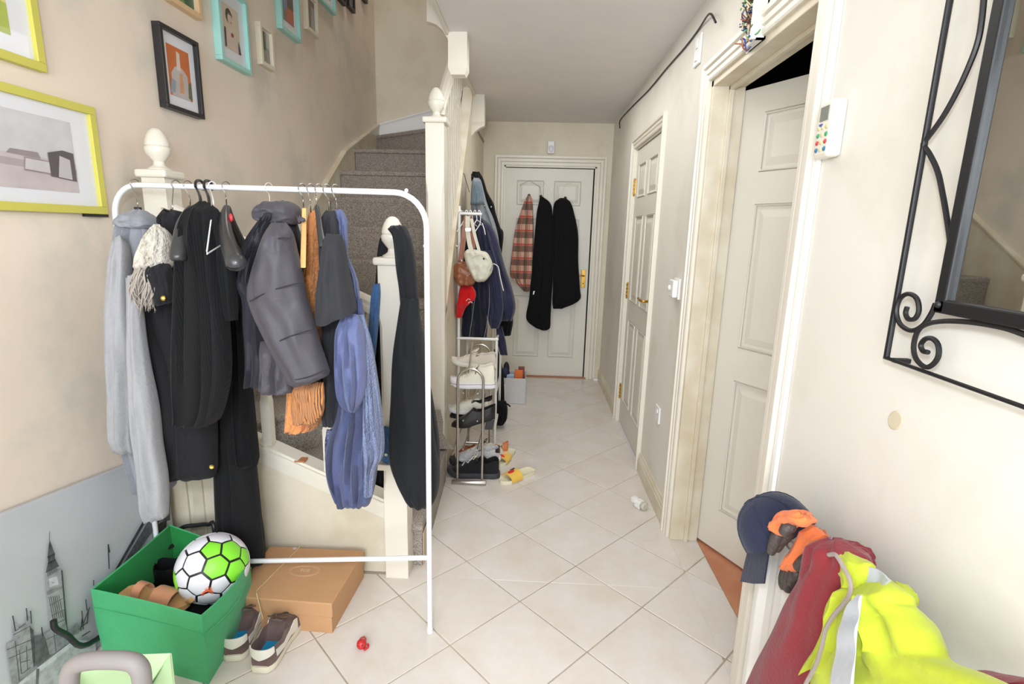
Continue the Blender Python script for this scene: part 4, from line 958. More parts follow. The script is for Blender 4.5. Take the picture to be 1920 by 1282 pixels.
# ------------------------------------------------------------------ cardboard box
CARD = mat('cardboard', (196, 150, 108), .8, var=.05, vscale=9, bump=.05, bscale=80); CARD2 = mat('cardboard_dark', (160, 116, 78), .85)
nr = PZ(622, 1130, .125); nr0 = PZ(625, 1172, 0); fr = PZ(683, 1030, .125); nl = Vector((-1.035, nr.y+.012, .125)); fl_ = Vector((-1.03, fr.y, .125))
t = thing('carton', 'flat brown lidded cardboard carton tied with string, on the tiles below the rail', 'box', (-.85, 1.75, 0))
def ring4(ps, k, z):
    c = sum(ps, Vector())/4; return [Vector((c.x+(p.x-c.x)*k, c.y+(p.y-c.y)*k, z)) for p in ps]
cs = [nl, nr, fr, fl_]
add('carton_base', G().loft([ring4(cs, .975, 0), ring4(cs, .975, .08)]), CARD, t)
add('lid', G().loft([ring4(cs, 1.0, .066), ring4(cs, 1.0, .118), ring4(cs, .985, .121)]), CARD, t, bevel=.002)
g = G(); zt = .1235
s1 = [PZ(562, 1025, zt), PZ(526, 1062, zt), PZ(480, 1108, zt)]
g.tube(s1+[PY(481, 1112, nr.y-.002), PY(493, 1160, nr.y-.004)], .0016, 6)
add('string', g, mat('jute', (214, 196, 150), .8), t, smooth=True)
INK = mat('pale_stamp', (214, 178, 146), .8)
cc = PZ(571, 1070, zt-.002)
g = G()
for rx, ry_ in ((.058, .032), (.052, .027)):
    g.tube([cc+Vector((rx*cos(a*pi/16), ry_*sin(a*pi/16), 0)) for a in range(32)], .0007, 4, closed=True)
add('stamp_ring', g, INK, t)
text('908', .026, cc+Vector((0, .003, 0)), (1, 0, 0), (0, 1, 0), INK, t, 'stamp_lettering')
text('STUDIO', .009, cc+Vector((0, -.017, 0)), (1, 0, 0), (0, 1, 0), INK, t, 'stamp_lettering') if False else None
p = PZ(553, 1028, zt-.002); add('sticker', G().lathe([(.009,0),(.009,.001)], p, 14), mat('sticker', (206, 184, 180), .5), t)
# ------------------------------------------------------------------ green fabric storage box
GRN = FAB('green_felt', (72, 172, 112), bump=.3, bscale=50, var=.08, vscale=5); GRNI = FAB('green_felt_inner', (20, 140, 62), bump=.3, bscale=40)
ZR = .25
R4 = [PZ(378, 1155, ZR), PZ(170, 1105, ZR), PZ(318, 983, ZR), PZ(467, 1033, ZR)]
t = thing('storage_box', 'soft green fabric storage box holding a football and sandals', 'storage box', sum((Vector((p.x, p.y, 0)) for p in R4), Vector())/4)
cen = sum(R4, Vector())/4
def rim(k, z, bul=0.):
    o = []
    for i in range(4):
        a_, b_ = R4[i], R4[(i+1)%4]
        for j in range(6):
            p = a_.lerp(b_, j/6); q = cen+(p-cen)*k; mid = (p-cen).normalized()*(.034*min(1, z/.2) if i == 3 else bul)*sin(pi*j/6)
            o.append(Vector((q.x+mid.x, q.y+mid.y, z)))
    return o
g = G().loft([rim(.97, 0), rim(.975, .02), rim(1, .12, -.006), rim(1.0, .2, -.008), rim(1.0, ZR, -.004), rim(.985, ZR+.002, -.004), rim(.97, ZR-.002, -.004)], False)
g.add(rim(.97, 0.001), [list(range(24))])
add('outer_wall', g, GRN, t, smooth=True, ang=30)
g = G().loft([rim(.97, ZR-.002, -.004), rim(.965, .15, -.012), rim(.94, .03, 0)], False); g.add(rim(.94, .03), [list(range(24))])
add('lining', g, GRNI, t, smooth=True, ang=30)
for i in (0, 1, 3):
    a_, b_ = R4[i], R4[(i+1)%4]; out_ = ((a_+b_)/2-cen); out_.z = 0; out_.normalize()
    pts = [cen+(a_.lerp(b_, j/6)-cen)*1.003+out_*((.036 if i == 3 else -.006)*sin(pi*j/6)+.001) for j in range(7)]
    g = G().tube([Vector((p.x, p.y, ZR-.065)) for p in pts], .0016, 5); add('seam', g, GRN, t)
# football with raised panels
bc = CAMP+_ray(398, 1066)*1.0; kk = 1.80; bc = CAMP+_ray(399, 1064)*kk; BR = .115
t = thing('football', 'white and lime football with black seams resting in the green box', 'ball', bc-Vector((0, 0, BR)))
add('bladder', G().ball(bc, BR-.0022, n=32, m_=20), mat('ball_black', (26, 26, 26), .45), t, smooth=True)
import bmesh
bm = bmesh.new(); bmesh.ops.create_icosphere(bm, subdivisions=2, radius=1)
rot = Matrix.Rotation(.5, 3, 'X') @ Matrix.Rotation(.35, 3, 'Z') @ Matrix.Rotation(.3, 3, 'Y')
WB = mat('ball_white', (236, 234, 240), .4); LG = mat('ball_lime', (140, 232, 60), .4); OR = mat('ball_orange', (232, 96, 50), .4)
ga = (CR*.75-CD*.55-_f*.35).normalized(); gb = (-CR*.75+CD*.62-_f*.2).normalized()
for v in bm.verts:
    nv = (rot @ v.co).normalized(); cs_ = []
    fcs = sorted(v.link_faces, key=lambda f: 0)
    ref = nv.orthogonal().normalized(); bi = nv.cross(ref)
    cl = [(rot @ f.calc_center_median()).normalized() for f in v.link_faces]
    cl.sort(key=lambda c: math.atan2(c.dot(bi), c.dot(ref)))
    cm = sum(cl, Vector())/len(cl)
    wd_ = rnd.choice([.90, .93, .95])
    cl = [(cm+(c-cm)*.885).normalized() for c in cl]
    pts = []
    for i in range(len(cl)):
        a_, b_ = cl[i], cl[(i+1) % len(cl)]
        for j in range(3): pts.append(a_.lerp(b_, j/3).normalized())
    mid = cm.normalized(); rings = [[bc+p*(BR-.003) for p in pts], [bc+p*(BR-.0004) for p in pts], [bc+(mid+(p-mid)*.95).normalized()*BR for p in pts], [bc+(mid+(p-mid)*.5).normalized()*BR for p in pts], [bc+(mid+(p-mid)*.1).normalized()*BR for p in pts]]
    mt_ = LG if (mid.dot(ga) > .78 or mid.dot(gb) > .74) else WB
    add('ball_panel', G().loft(rings), mt_, t, smooth=True, ang=50)
bm.free()
d0 = (CR*.34+CD*.38-_f*.86).normalized()
lg = G().tube([bc+(d0+CR*.13*cos(a)-CD*.13*sin(a)).normalized()*(BR+.0004) for a in [0, .6, 1.2, 1.8, 2.4, 3.0]], .0035, 6, smooth=3)
add('printed_emblem', lg, OR, t, smooth=True)
text('1636', .016, bc+(d0-CD*.20).normalized()*(BR+.001), CR, -CD, OR, t, 'printed_lettering')
# sandals, black shoe in the box
TAN = FAB('tan_leather', (196, 138, 104), rough=.6, bump=.1); CORK = mat('cork_sole', (206, 160, 104), .7, var=.1, vscale=40)
def sandal(label, M, L=.24, W=.043, name='sandal'):
    t = thing(name, label, 'sandal', mtx=M)
    SS = [0,.03,.08,.2,.35,.5,.65,.8,.9,.97,1]; o_ = [(s*L, W*foot_w(s)) for s in SS]; lo = o_+[(x,-y) for x,y in o_[::-1]]
    g = G().loft([[Vector((x, y, 0)) for x, y in lo], [Vector((x, y, .016)) for x, y in lo], [Vector((L*.5+(x-L*.5)*.9, y*.86, .012)) for x, y in lo]])
    add('sole', g, CORK, t, local=True, smooth=True, ang=40)
    for s, w_, hh in ((.68,.035,.045),(.3,.014,.05),):
        pts = []
        g = G(); rings = []
        for k in range(9):
            a = pi*k/8; y = W*foot_w(s)*1.02*cos(a); z = .008+hh*sin(a)
            rings.append([Vector((s*L-w_, y, z)), Vector((s*L+w_, y, z*.92)), Vector((s*L+w_, y*.94, z*.92-.003)), Vector((s*L-w_, y*.94, z-.003))])
        g.loft(rings); add('strap', g, TAN, t, local=True, smooth=True)
    return t
p = PZ(290, 1118, .2); sandal('tan strappy sandal lying across the front inside the green box', place((p.x-.12, p.y+.02, .188), -8, pitch=3))
p = PZ(404, 1122, .2); sandal('tan sandal standing on its toe in the near right corner of the green box', place((p.x-.085, p.y-.01, .185), 62, pitch=-34, roll=-25), L=.13, W=.034)
sh_in = PZ(300, 1095, .17)
BLKL = mat('black_leather', (24, 24, 25), .3)
shoe('black_shoe', 'shiny black shoe down inside the green box behind the sandals', place((sh_in.x-.06, sh_in.y+.06, .13), 20, roll=10), BLKL, BLKL, L=.24, W=.042, inner=DARK)
g = G().ball((cen.x, cen.y-.01, .085), .15, .11, .05, n=18, m_=8)
tag(add('black_bag', g, FAB('black_nylon', (22, 22, 24), bump=.5, bscale=20), smooth=True), 'black cloth bag filling the bottom of the green box under the sandals', 'bag')
# black tubular frame behind the green box
tb = [PX(100, 1163, XL+.085), PX(104, 1178, XL+.085), PX(125, 1190, XL+.08), PX(165, 1208, XL+.075)]
last = tb[-1]
pts = tb+[Vector((last.x-.01, last.y+.2, last.z-.02)), Vector((-1.395, 1.70, .16)), Vector((-1.36, 1.80, .17)), PY(340, 990, 1.80), PY(372, 984, 1.80), PY(391, 983, 1.79), PY(402, 990, 1.77), Vector((PY(402, 1000, 1.75).x, 1.75, .02))]
t_ = tag(add('folded_frame', G().tube(pts, .0085, 10, smooth=5), BPLA, smooth=True), 'black tubular folding frame standing behind the green storage box', 'frame')
pts = [PX(285, 988, XL+.1), PX(282, 1000, XL+.1), PX(287, 1014, XL+.1), PX(300, 1020, XL+.11)]
# light green carton and grey handle at the bottom left
LGB = mat('mint_card', (196, 226, 176), .6, var=.05)
t = thing('mint_box', 'pale green open cardboard box with a dark handle slot, at the bottom left', 'box', (-1.15, 1.03, 0))
za = .36
c1, c2, c3, c4 = PZ(330, 1320, za), PZ(120, 1330, za), PZ(140, 1232, za), PZ(320, 1225, za)
def slab(q, th=.004): nn = (q[1]-q[0]).cross(q[2]-q[0]).normalized(); return G().prism([p-nn*th/2 for p in q], nn*th)
dz_ = Vector((0, 0, -za+.002))
for a_, b_ in ((c1, c2), (c2, c3), (c3, c4), (c4, c1)):
    add('side_panel', slab([a_, b_, b_+dz_, a_+dz_]), LGB, t)
add('box_bottom', slab([c1+dz_, c2+dz_, c3+dz_, c4+dz_]), LGB, t)
fa = c4+Vector((-.01, -.09, -.10))
add('top_flap', slab([c3, c4, c4+Vector((-.02, -.09, -.05)), c3+Vector((.02, -.09, -.05))]), LGB, t)
add('side_flap', slab([c4, c1, c1+Vector((-.06, .02, -.06)), c4+Vector((-.06, -.02, -.06))]), LGB, t)
cm_ = (c1+c2+c3+c4)/4; sl_ = cm_+Vector((.04, -.03, -.14))
add('handle_slot', G().ball(sl_, .05, .03, .004, n=16, m_=6), DARK, t, smooth=True)
t = thing('looped_carrier', 'rounded grey plastic loop carrier in the bottom left corner before the mint box', 'carrier', PY(200, 1282, .86)-Vector((0, 0, .2)))
hp = [(133,1400),(130,1330),(130,1275),(138,1250),(160,1240),(200,1237),(240,1239),(258,1248),(266,1270),(266,1330),(262,1400)]
add('grip', G().tube([PY(u, v, .86) for u, v in hp], .0175, 14, smooth=4), mat('grey_grip', (138, 132, 130), .55), t, smooth=True)
bp_ = PY(200, 1400, .86); add('handle_base', G().box(bp_.x-.07, bp_.x+.07, .83, .89, 0, bp_.z), mat('grey_grip', (138, 132, 130)), t, bevel=.01)
# red whistle toy
p = PZ(678, 1215, 0); RED = mat('red_plastic', (196, 40, 42), .25)
t = thing('red_toy', 'tiny red plastic bauble with a pink loop on the tiles before the clothes rail', 'toy', (p.x, p.y, 0))
add('bead', G().ball((p.x, p.y, .017), .0165, .017, .017, n=16, m_=9), RED, t, smooth=True)
add('loop', G().tube([(p.x-.006, p.y+.014, .012), (p.x-.014, p.y+.03, .010), (p.x-.006, p.y+.042, .008), (p.x+.004, p.y+.032, .01), (p.x+.008, p.y+.014, .012)], .003, 7, smooth=3), mat('pink_clear', (236, 110, 110), .2, trans=.4), t, smooth=True)
add('clip', G().tube([(p.x+.012, p.y-.012, .005), (p.x+.022, p.y, .006), (p.x+.018, p.y+.012, .008)], .004, 7, smooth=3), RED, t, smooth=True)
for q in ((-.007,-.014,.02),(.006,-.013,.024)): add('eyelet', G().ball((p.x+q[0], p.y+q[1], q[2]), .0022, n=8, m_=5), DARK, t, smooth=True)
# ------------------------------------------------------------------ shoe rack
YR = 2.73
t = thing('shoe_rack', 'brushed chrome shoe rack of arched tubes on a round foot bar, full of shoes', 'shoe rack', (-.32, 2.9, 0))
def arch(y, fx0, fx1, top, name='arch_tube'):
    r = (fx1-fx0)/2; c = (fx0+fx1)/2
    pts = [Vector((fx0, y, .01)), Vector((fx0, y, top-r))]+[Vector((c-r*cos(a*pi/12), y, top-r+r*sin(a*pi/12))) for a in range(1, 12)]+[Vector((fx1, y, top-r)), Vector((fx1, y, .01))]
    add(name, G().tube(pts, .0072, 10), CHROME, t, smooth=True)
L_ = PY(858, 800, YR).x; Rr = PY(905, 800, YR).x
arch(YR, L_, Rr, PY(880, 691, YR).z); arch(YR+.50, L_-.0, Rr, PY(885, 645, YR+.5).z)
fa_, fb_ = PZ(846, 907, .012), PZ(911, 907, .012)
add('foot_bar', G().lathe([(.012,0),(.013,.002),(.013,(fb_.x-fa_.x)-.002),(.012,fb_.x-fa_.x)], (fa_.x, YR-.02, .0135), 14, axis=(1,0,0)), CHROME, t, smooth=True, ang=30)
add('foot_bar', G().lathe([(.013,0),(.013,fb_.x-fa_.x)], (fa_.x, YR+.50, .0135), 14, axis=(1,0,0)), CHROME, t, smooth=True, ang=30)
for z_ in (.20, .37, .53):
    for x_ in (L_+.03, Rr-.03): add('shelf_rod', G().tube([(x_, YR, z_), (x_, YR+.5, z_)], .004, 8), CHROME, t, smooth=True)
    for y_ in (YR+.12, YR+.5): add('shelf_crossbar', G().tube([(L_+.03, y_, z_-.006), (Rr-.03, y_, z_-.006)], .004, 8), CHROME, t, smooth=True)
add('slant_rod', G().tube([PY(878, 700, YR), PY(886, 642, YR+.1)], .0045, 8), CHROME, t, smooth=True)
# shoes on the rack; toes to the wall (-x), photographed side on
CANV = FAB('cream_canvas', (232, 226, 208), bump=.2, bscale=120); WRUB = mat('white_rubber', (232, 230, 234), .45); BEI = FAB('beige_suede', (206, 196, 182)); NAVL = mat('wine_line', (130, 50, 70), .5)
def side(u, v, y, deg, L, **k):      # heel point given in the picture, toe to the left
    p = PY(u, v, y); return place((p.x, y, p.z), deg, **k)
HT = [(0,.135),(.1,.14),(.25,.125),(.38,.12),(.5,.095),(.65,.068),(.8,.052),(.93,.04),(1,.022)]
shoe('high_top', 'cream canvas high-top with a wine sole line, upper tier of the chrome rack', side(928, 726, 2.80, 183, .28, pitch=0), CANV, WRUB, L=.245, W=.046, hk=HT, sole_h=.032, inner=CORK, lace=CANV, sole_line=NAVL, tongue=CANV)
shoe('high_top', 'cream canvas high-top just behind its mate, its white toe poking past', side(926, 722, 2.91, 184, .28), CANV, WRUB, L=.25, W=.046, hk=HT, sole_h=.032, inner=CORK, lace=CANV, sole_line=NAVL)
shoe('beige_sneaker', 'beige suede sneaker on the very top of the shoe rack, toe to the wall', side(930, 690, 2.92, 178, .27, pitch=-3), BEI, OFFW, L=.26, W=.044, sole_h=.024, inner=GREY, lace=OFFW, hk=[(0,.085),(.1,.095),(.3,.075),(.45,.085),(.6,.065),(.8,.045),(.93,.034),(1,.018)])
WSN = FAB('white_cream_leather', (226, 222, 204), rough=.5, bump=.15)
shoe('white_sneaker', 'white and cream trainer on the middle tier above the black heel', side(922, 775, 2.88, 178, .27), WSN, WRUB, L=.255, W=.045, lace=mat('tan_lace', (196,170,130), .8), inner=BEI, heel=mat('pearl', (206, 190, 180), .25, metal=.3), tongue=BEI)
def heel_shoe(label, M, L=.24, W=.036, hh=.06, mt_=None, name='heeled_shoe', hm=None):
    mt_ = mt_ or BLKL; t = thing(name, label, 'shoe', mtx=M); rings = []
    zf = lambda s: hh*max(0, 1-s/.62)**.8 if s < .62 else 0
    for s in (0,.03,.1,.2,.32,.42,.5,.6,.7,.8,.9,.96,1):
        w_ = W*foot_w(s)*(1 if s < .8 else 1-(s-.8)*1.4); z = zf(s); top = interp([(0,.085),(.2,.076),(.38,.07),(.5,.092),(.62,.075),(.8,.048),(.95,.030),(1,.016)], s)
        op = s < .42
        r = [(-.7,0),(-1,.12),(-1,.6),(-.86,1.0)]
        mids = [(-.74,.98),(-.6,.25),(0,.2),(.6,.25),(.74,.98)] if op else [(-.5,1.06),(-.2,1.1),(0,1.12),(.2,1.1),(.5,1.06)]
        r = r+mids+[(.86,1.),(1,.6),(1,.12),(.7,0)]
        rings.append([Vector((s*L, y*w_, z+q*top)) for y, q in r])
    add('upper', G().loft(rings), mt_, t, local=True, smooth=True, ang=55)
    g = G().loft([[Vector((x+dx, y, z)) for x, y in ((.0,-.02),(.045,-.022),(.045,.022),(.0,.02))] for z, dx in ((-.004+0, .012), (hh*.5, .006), (hh+.004, 0))])
    add('heel', g, hm or mt_, t, local=True, bevel=.003)
    return t
heel_shoe('black leather block-heeled shoe, nearest of the pair on the middle tier', side(928, 802, 2.78, 181, .24), L=.245, hh=.055)
heel_shoe('black leather block-heeled shoe mostly behind its mate', side(922, 785, 2.89, 180, .24), L=.245, hh=.055)
BKN = FAB('black_mesh', (30, 30, 32), bump=.5, bscale=140); CHR = mat('charcoal_rubber', (58, 58, 62), .5)
p = PZ(936, 896, 0)
shoe('running_shoe', 'chunky black running shoe on the floor in front of the shoe rack', place((p.x+.0, 2.82, .0), 181), BKN, CHR, L=.30, W=.047, sole_h=.034, inner=DARK, lace=OFFW, hk=[(0,.11),(.1,.12),(.25,.098),(.40,.132),(.55,.10),(.75,.066),(.93,.048),(1,.028)])
shoe('running_shoe', 'black running shoe further in on the floor under the rack', place((p.x-.02, 2.95, .0), 179), BKN, CHR, L=.29, W=.05, sole_h=.034, inner=DARK, lace=OFFW)
shoe('grey_trainer', 'white and grey trainer piled above the black running shoe on the low tier', side(938, 862, 2.93, 176, .27, pitch=4), FAB('grey_mesh', (206, 204, 202), bump=.6, bscale=90), WRUB, L=.27, W=.046, inner=BEI, lace=OFFW, tongue=BEI, heel=BLKL)
shoe('pale_trainer', 'pale trainer behind the grey one on the low tier', side(944, 858, 3.05, 172, .27), OFFW, WRUB, L=.26, W=.046, inner=BEI, lace=BLKL)
heel_shoe('orange and brown heeled shoe showing its heel beside the chrome rack', side(952, 858, 3.08, 176, .22, s=.72), L=.22, hh=.07, mt_=mat('tan_shine', (206, 124, 76), .4), hm=mat('pale_heel', (220, 200, 170), .5))
heel_shoe('brown sandal tucked low on the left behind the rack tube', side(895, 862, 3.0, 182, .22, s=.8), L=.20, hh=.05, mt_=mat('rust_leather', (150, 80, 34), .4))
# slides
YEL = FAB('yellow_strap', (232, 188, 84), bump=.1); CRS = mat('cream_foam', (228, 222, 190), .6)
def slide(label, M, blob):
    t = thing('slide', label, 'slider', mtx=M); L = .25; W = .047
    SS = [0,.03,.08,.2,.35,.5,.65,.8,.9,.97,1]; o_ = [(s*L, W*foot_w(s)) for s in SS]; lo = o_+[(x,-y) for x,y in o_[::-1]]
    add('sole', G().loft([[Vector((x, y*.96, 0)) for x, y in lo], [Vector((x, y, .004)) for x, y in lo], [Vector((x, y, .022)) for x, y in lo], [Vector((L*.5+(x-L*.5)*.92, y*.86, .018)) for x, y in lo]]), CRS, t, local=True, smooth=True, ang=40)
    rings = []
    for k in range(11):
        a = pi*k/10; y = W*1.06*cos(a); z = .010+.043*sin(a)**.8
        rings.append([Vector((.125, y, z*1.05)), Vector((.205, y, z*.86)), Vector((.205, y*.95, z*.86-.004)), Vector((.125, y*.95, z*1.05-.004))])
    add('strap', G().loft(rings), YEL, t, local=True, smooth=True, ang=50)
    def onst(x, y): a = math.acos(max(-1, min(1, y/(W*1.06)))); z = (.010+.043*sin(a)**.8); return Vector((x, y, z*(1.05-.19*(x-.125)/.08)+.001))
    for c, x, y, rx, ry_ in blob:
        g = G().prism([onst(x+rx*cos(q*pi/8), y+ry_*sin(q*pi/8)) for q in range(16)], (0, 0, .002)); add('printed_shape', g, mat('blob_%d' % c[0], c, .5), t, local=True)
    return t
RB, KB, PB = (214, 44, 34), (38, 46, 62), (226, 184, 140)
p = PZ(1002, 884, 0); q = PZ(935, 910, 0); dg = math.degrees(math.atan2(q.y-p.y, q.x-p.x))
slide('nearer cream slider with a yellow strap, red patch and black dot', place((p.x-.01, p.y, 0), dg), [(RB,.172,-.002,.022,.013),(KB,.142,-.026,.014,.014)])
p = PZ(958, 850, 0)
slide('further cream slider with a yellow strap and long red patch, by the shoe rack', place((p.x, p.y+.03, 0), -108), [(RB,.185,0,.010,.026),(PB,.15,0,.016,.03)])
# ------------------------------------------------------------------ white tube stand with bags and coats
YW = 3.30
t = thing('coat_stand', 'white tubular stand by the stairs wall, holding bags and coats on its top', 'stand', (-.35, YW, 0))
xa_ = PY(861, 400, YW).x; xb_ = PY(930, 700, YW).x; zt1 = PY(861, 386, YW).z; zt2 = PY(900, 635, YW).z
add('tall_post', G().tube([(xa_, YW, 0), (xa_, YW, zt1)], .009, 10), WPLA, t, smooth=True)
add('short_post', G().tube([(xb_, YW, 0), (xb_, YW, zt2)], .009, 10), WPLA, t, smooth=True)
add('cross_tube', G().tube([(xa_, YW, zt2), (xb_, YW, zt2)], .009, 10), WPLA, t, smooth=True)
add('tall_post', G().tube([(xa_, YW+.45, 0), (xa_, YW+.45, zt1)], .009, 10), WPLA, t, smooth=True)
add('short_post', G().tube([(xb_, YW+.45, 0), (xb_, YW+.45, zt2)], .009, 10), WPLA, t, smooth=True)
add('top_tube', G().tube([(xa_, YW-.03, zt1-.03), (xa_, YW+.48, zt1-.03)], .008, 10), WPLA, t, smooth=True)
add('rail_arm', G().tube([(xa_-.03, YW, zt1-.045), (xa_+.14, YW, zt1-.045)], .008, 10), WPLA, t, smooth=True)
for z_ in (zt2, .35, .12): add('side_tube', G().tube([(xb_, YW, z_), (xb_, YW+.45, z_)], .008, 8), WPLA, t, smooth=True)
for x_, z_ in ((xa_, zt2), (xb_, zt2), (xa_, zt1-.03)): add('corner_joint', G().ball((x_, YW, z_), .013, n=10, m_=7), WPLA, t, smooth=True)
g = G().tube([PY(u, v, YW-.03) for u, v in ((845,452),(846,462),(852,458),(858,462),(862,455))], .0045, 7, smooth=3); add('wall_hook', g, WPLA, t, smooth=True)
for k, (u0, u1, v1) in enumerate(((872, 866, 420), (880, 886, 418), (888, 894, 412), (896, 900, 420))):
    p0_ = PY(u0, 398, YW+.02*k); g = G().tube([p0_, p0_+Vector((.006,0,.012)), p0_+Vector((.014,0,.004)), PY((u0+u1)/2+3, 408, YW+.02*k), PY(u1, v1, YW+.02*k)], .0025, 6, smooth=4)
    o = thing('white_hanger', ('leftmost', 'second from the left', 'third from the left', 'rightmost')[k]+' of the thin white hangers on the white tube stand', 'hanger', p0_-Vector((0,0,.05)), group='white hangers on the stand')
    add('hook', g, WPLA, o, smooth=True)
    add('shoulder', G().tube([PY(u1, v1, YW+.02*k), PY(u1+14, v1+10, YW+.02*k+.1)], .003, 6), WPLA, o, smooth=True)
    add('shoulder', G().tube([PY(u1, v1, YW+.02*k), PY(u1-9, v1+14, YW+.02*k-.05)], .003, 6), WPLA, o, smooth=True)
# clothes here
NAVY = FAB('navy_shell', (36, 36, 62), bump=.4, bscale=20, rough=.6); NAVD = FAB('dark_navy', (28, 30, 44), bump=.4, bscale=30)
DJ = FAB('washed_denim', (136, 141, 144), bump=.6, bscale=90, var=.15, vscale=30)
t = thing('black_coat', 'black coat hooked high on the stairs wall behind the denim jacket', 'coat', PY(930, 620, 3.75))
cloth('body', [(322,886,898),(335,884,906),(360,890,914),(382,900,926),(400,908,930),(425,915,938),(440,912,944),(500,920,940),(560,930,955),(600,935,962),(628,930,958)], BLKF, t, y=3.72, dep=.08, seed=71, amp=.12)
t = thing('denim_jacket', 'washed blue denim jacket hanging on the stairs wall above the bags', 'jacket', PY(920, 480, 3.55))
cloth('body', [(334,888,898),(345,884,904),(382,883,914),(420,888,928),(460,905,936),(500,915,938),(520,925,938)], DJ, t, y=3.56, dep=.08, seed=72, amp=.12)
cloth('jacket_front', [(340,886,902),(360,884,906),(383,882,908)], FAB('denim_patch', (108, 120, 130), bump=.5, bscale=90), t, y=3.46, dep=.03, seed=73, amp=.05)
for u, v in ((908, 386), (921, 388)): add('button', G().ball(PY(u, v, 3.46), .006, n=8, m_=5), SHOOK, t, smooth=True)
t = thing('navy_jacket', 'navy hooded jacket with white cords hanging from the tube stand', 'jacket', PY(925, 620, 3.4))
cloth('body', [(408,886,902),(425,888,922),(460,892,936),(500,896,948),(540,900,960),(575,905,966),(600,920,960)], NAVY, t, y=3.45, dep=.09, seed=74, amp=.15)
cloth('sleeve', [(470,905,925),(520,912,938),(570,916,944),(600,916,940),(615,920,936)], NAVY, t, y=3.36, dep=.05, seed=75, amp=.1)
cloth('tail', [(612,930,942),(640,932,948),(665,938,952)], NAVY, t, y=3.45, dep=.04, seed=76, amp=.1)
for q in ([(925,494),(934,500),(938,520),(944,545)], [(904,418),(908,430),(910,440)]):
    add('drawcord', G().tube([PY(u, v, 3.30) for u, v in q], .0028, 6, smooth=3), WPLA, t, smooth=True)
t = thing('dark_trousers', 'dark navy tracksuit with pale piping hanging below the bags', 'trousers', PY(885, 630, 3.3))
cloth('body', [(440,872,890),(500,868,905),(560,866,910),(600,866,914),(632,866,912)], NAVD, t, y=3.42, dep=.07, seed=77, amp=.15)
for q in ([(890,560),(886,590),(880,632)], [(916,510),(918,560),(914,600),(908,632)]):
    add('piping', G().tube([PY(u, v, 3.325) for u, v in q], .0018, 5, smooth=3), GREY, t, smooth=True)
t = thing('red_shirt', 'bright red top with a small white print under the brown bag', 'shirt', PY(870, 595, 3.28))
cloth('body', [(536,864,886),(550,860,892),(562,858,890),(575,856,874),(595,855,866)], FAB('red_cotton', (214, 28, 30)), t, y=3.26, dep=.04, seed=78, amp=.12)
for q in ([(874,564),(878,560),(882,562)], [(878,568),(882,565),(886,568)]): add('printed_mark', G().tube([PY(u, v, 3.21) for u, v in q], .002, 5), WPLA, t)
def bag(name, label, mt_, pts, y, strap, smt, dep=.06, flap=None, seed=0):
    t = thing(name, label, 'bag', PY(pts[-1][1], pts[-1][0], y))
    cloth('bag_body', pts, mt_, t, y=y, dep=dep, seed=seed, amp=.08, folds=5, hem=False)
    for s_, w_ in strap:
        g = G(); P_ = [PY(u, v, y-.0) for u, v in s_]; rr_ = []
        P_ = cr(P_, 4)
        for i, p_ in enumerate(P_):
            tt = (P_[min(i+1, len(P_)-1)]-P_[max(i-1, 0)]).normalized(); sd = tt.cross(Vector((0,1,0))).normalized()
            rr_.append([p_-sd*w_, p_+sd*w_, p_+sd*w_+Vector((0,.003,0)), p_-sd*w_+Vector((0,.003,0))])
        g.loft(rr_); add('strap', g, smt, t)
    return t
BRN = mat('brown_leather', (150, 92, 60), .4, bump=.3, bscale=30); CBG = mat('offwhite_nylon', (206, 202, 184), .6, bump=.3, bscale=40)
t = bag('brown_bag', 'brown leather shoulder bag hanging left of the off-white bag', BRN, [(490,858,882),(498,852,890),(512,850,895),(525,853,893),(535,862,886)], 3.20, [([(875,405),(870,440),(866,470),(862,500)],.016), ([(880,405),(884,440),(888,466)],.012)], BRN, seed=80)
add('buckle', G().ball(PY(881, 514, 3.12), .007, n=10, m_=6), BRASS, t, smooth=True)
add('buckle_ring', G().tube([PY(862+4*cos(a), 490+4*sin(a), 3.14) for a in [k*pi/5 for k in range(10)]], .0018, 6, closed=True), CHROME, t, smooth=True)
t = bag('white_bag', 'off-white padded waist bag with a wide buckled strap hanging on the stand', CBG, [(468,876,896),(474,871,912),(485,872,920),(500,876,925),(512,882,922),(522,888,914),(528,894,908)], 3.12, [([(877,405),(877,430),(880,455),(884,470)],.013), ([(884,410),(890,440),(896,462),(899,472)],.009)], CBG, seed=81)
add('front_pocket', G().tube([PY(u, v, 3.05) for u, v in ((884,482),(898,477),(912,484),(918,494),(912,505))], .003, 6, smooth=3), CBG, t, smooth=True)
add('strap_buckle', G().prism([PY(u, v, 3.10) for u, v in ((872,428),(883,427),(883,433),(873,434))], (0,.01,0)), CHROME, t)
add('logo_badge', G().ball(PY(907, 485, 3.045), .006, .003, .006, n=8, m_=5), DARK, t, smooth=True)
add('cord_end', G().tube([PY(u, v, 3.08) for u, v in ((925,494),(922,502),(918,508))], .003, 6), GREY, t, smooth=True)
# wire hook on the wall
g = G().tube([PX(866, 324, -.47)+Vector((.004,0,0)), PX(870, 326, -.455), PX(880, 360, -.455)], .002, 5); tag(add('wire_hook', g, BLK, smooth=True), 'thin black wire hook fixed to the stairs wall above the denim jacket', 'hook')
a_ = PY(884, 330, 3.62); b_ = PY(897, 338, 3.62)
tag(add('bent_hook', G().tube([PY(884,326,3.62), a_, b_, b_+Vector((0,0,.01))], .003, 6), BLK, smooth=True), 'small black bracket holding the black coat on the wall', 'hook')
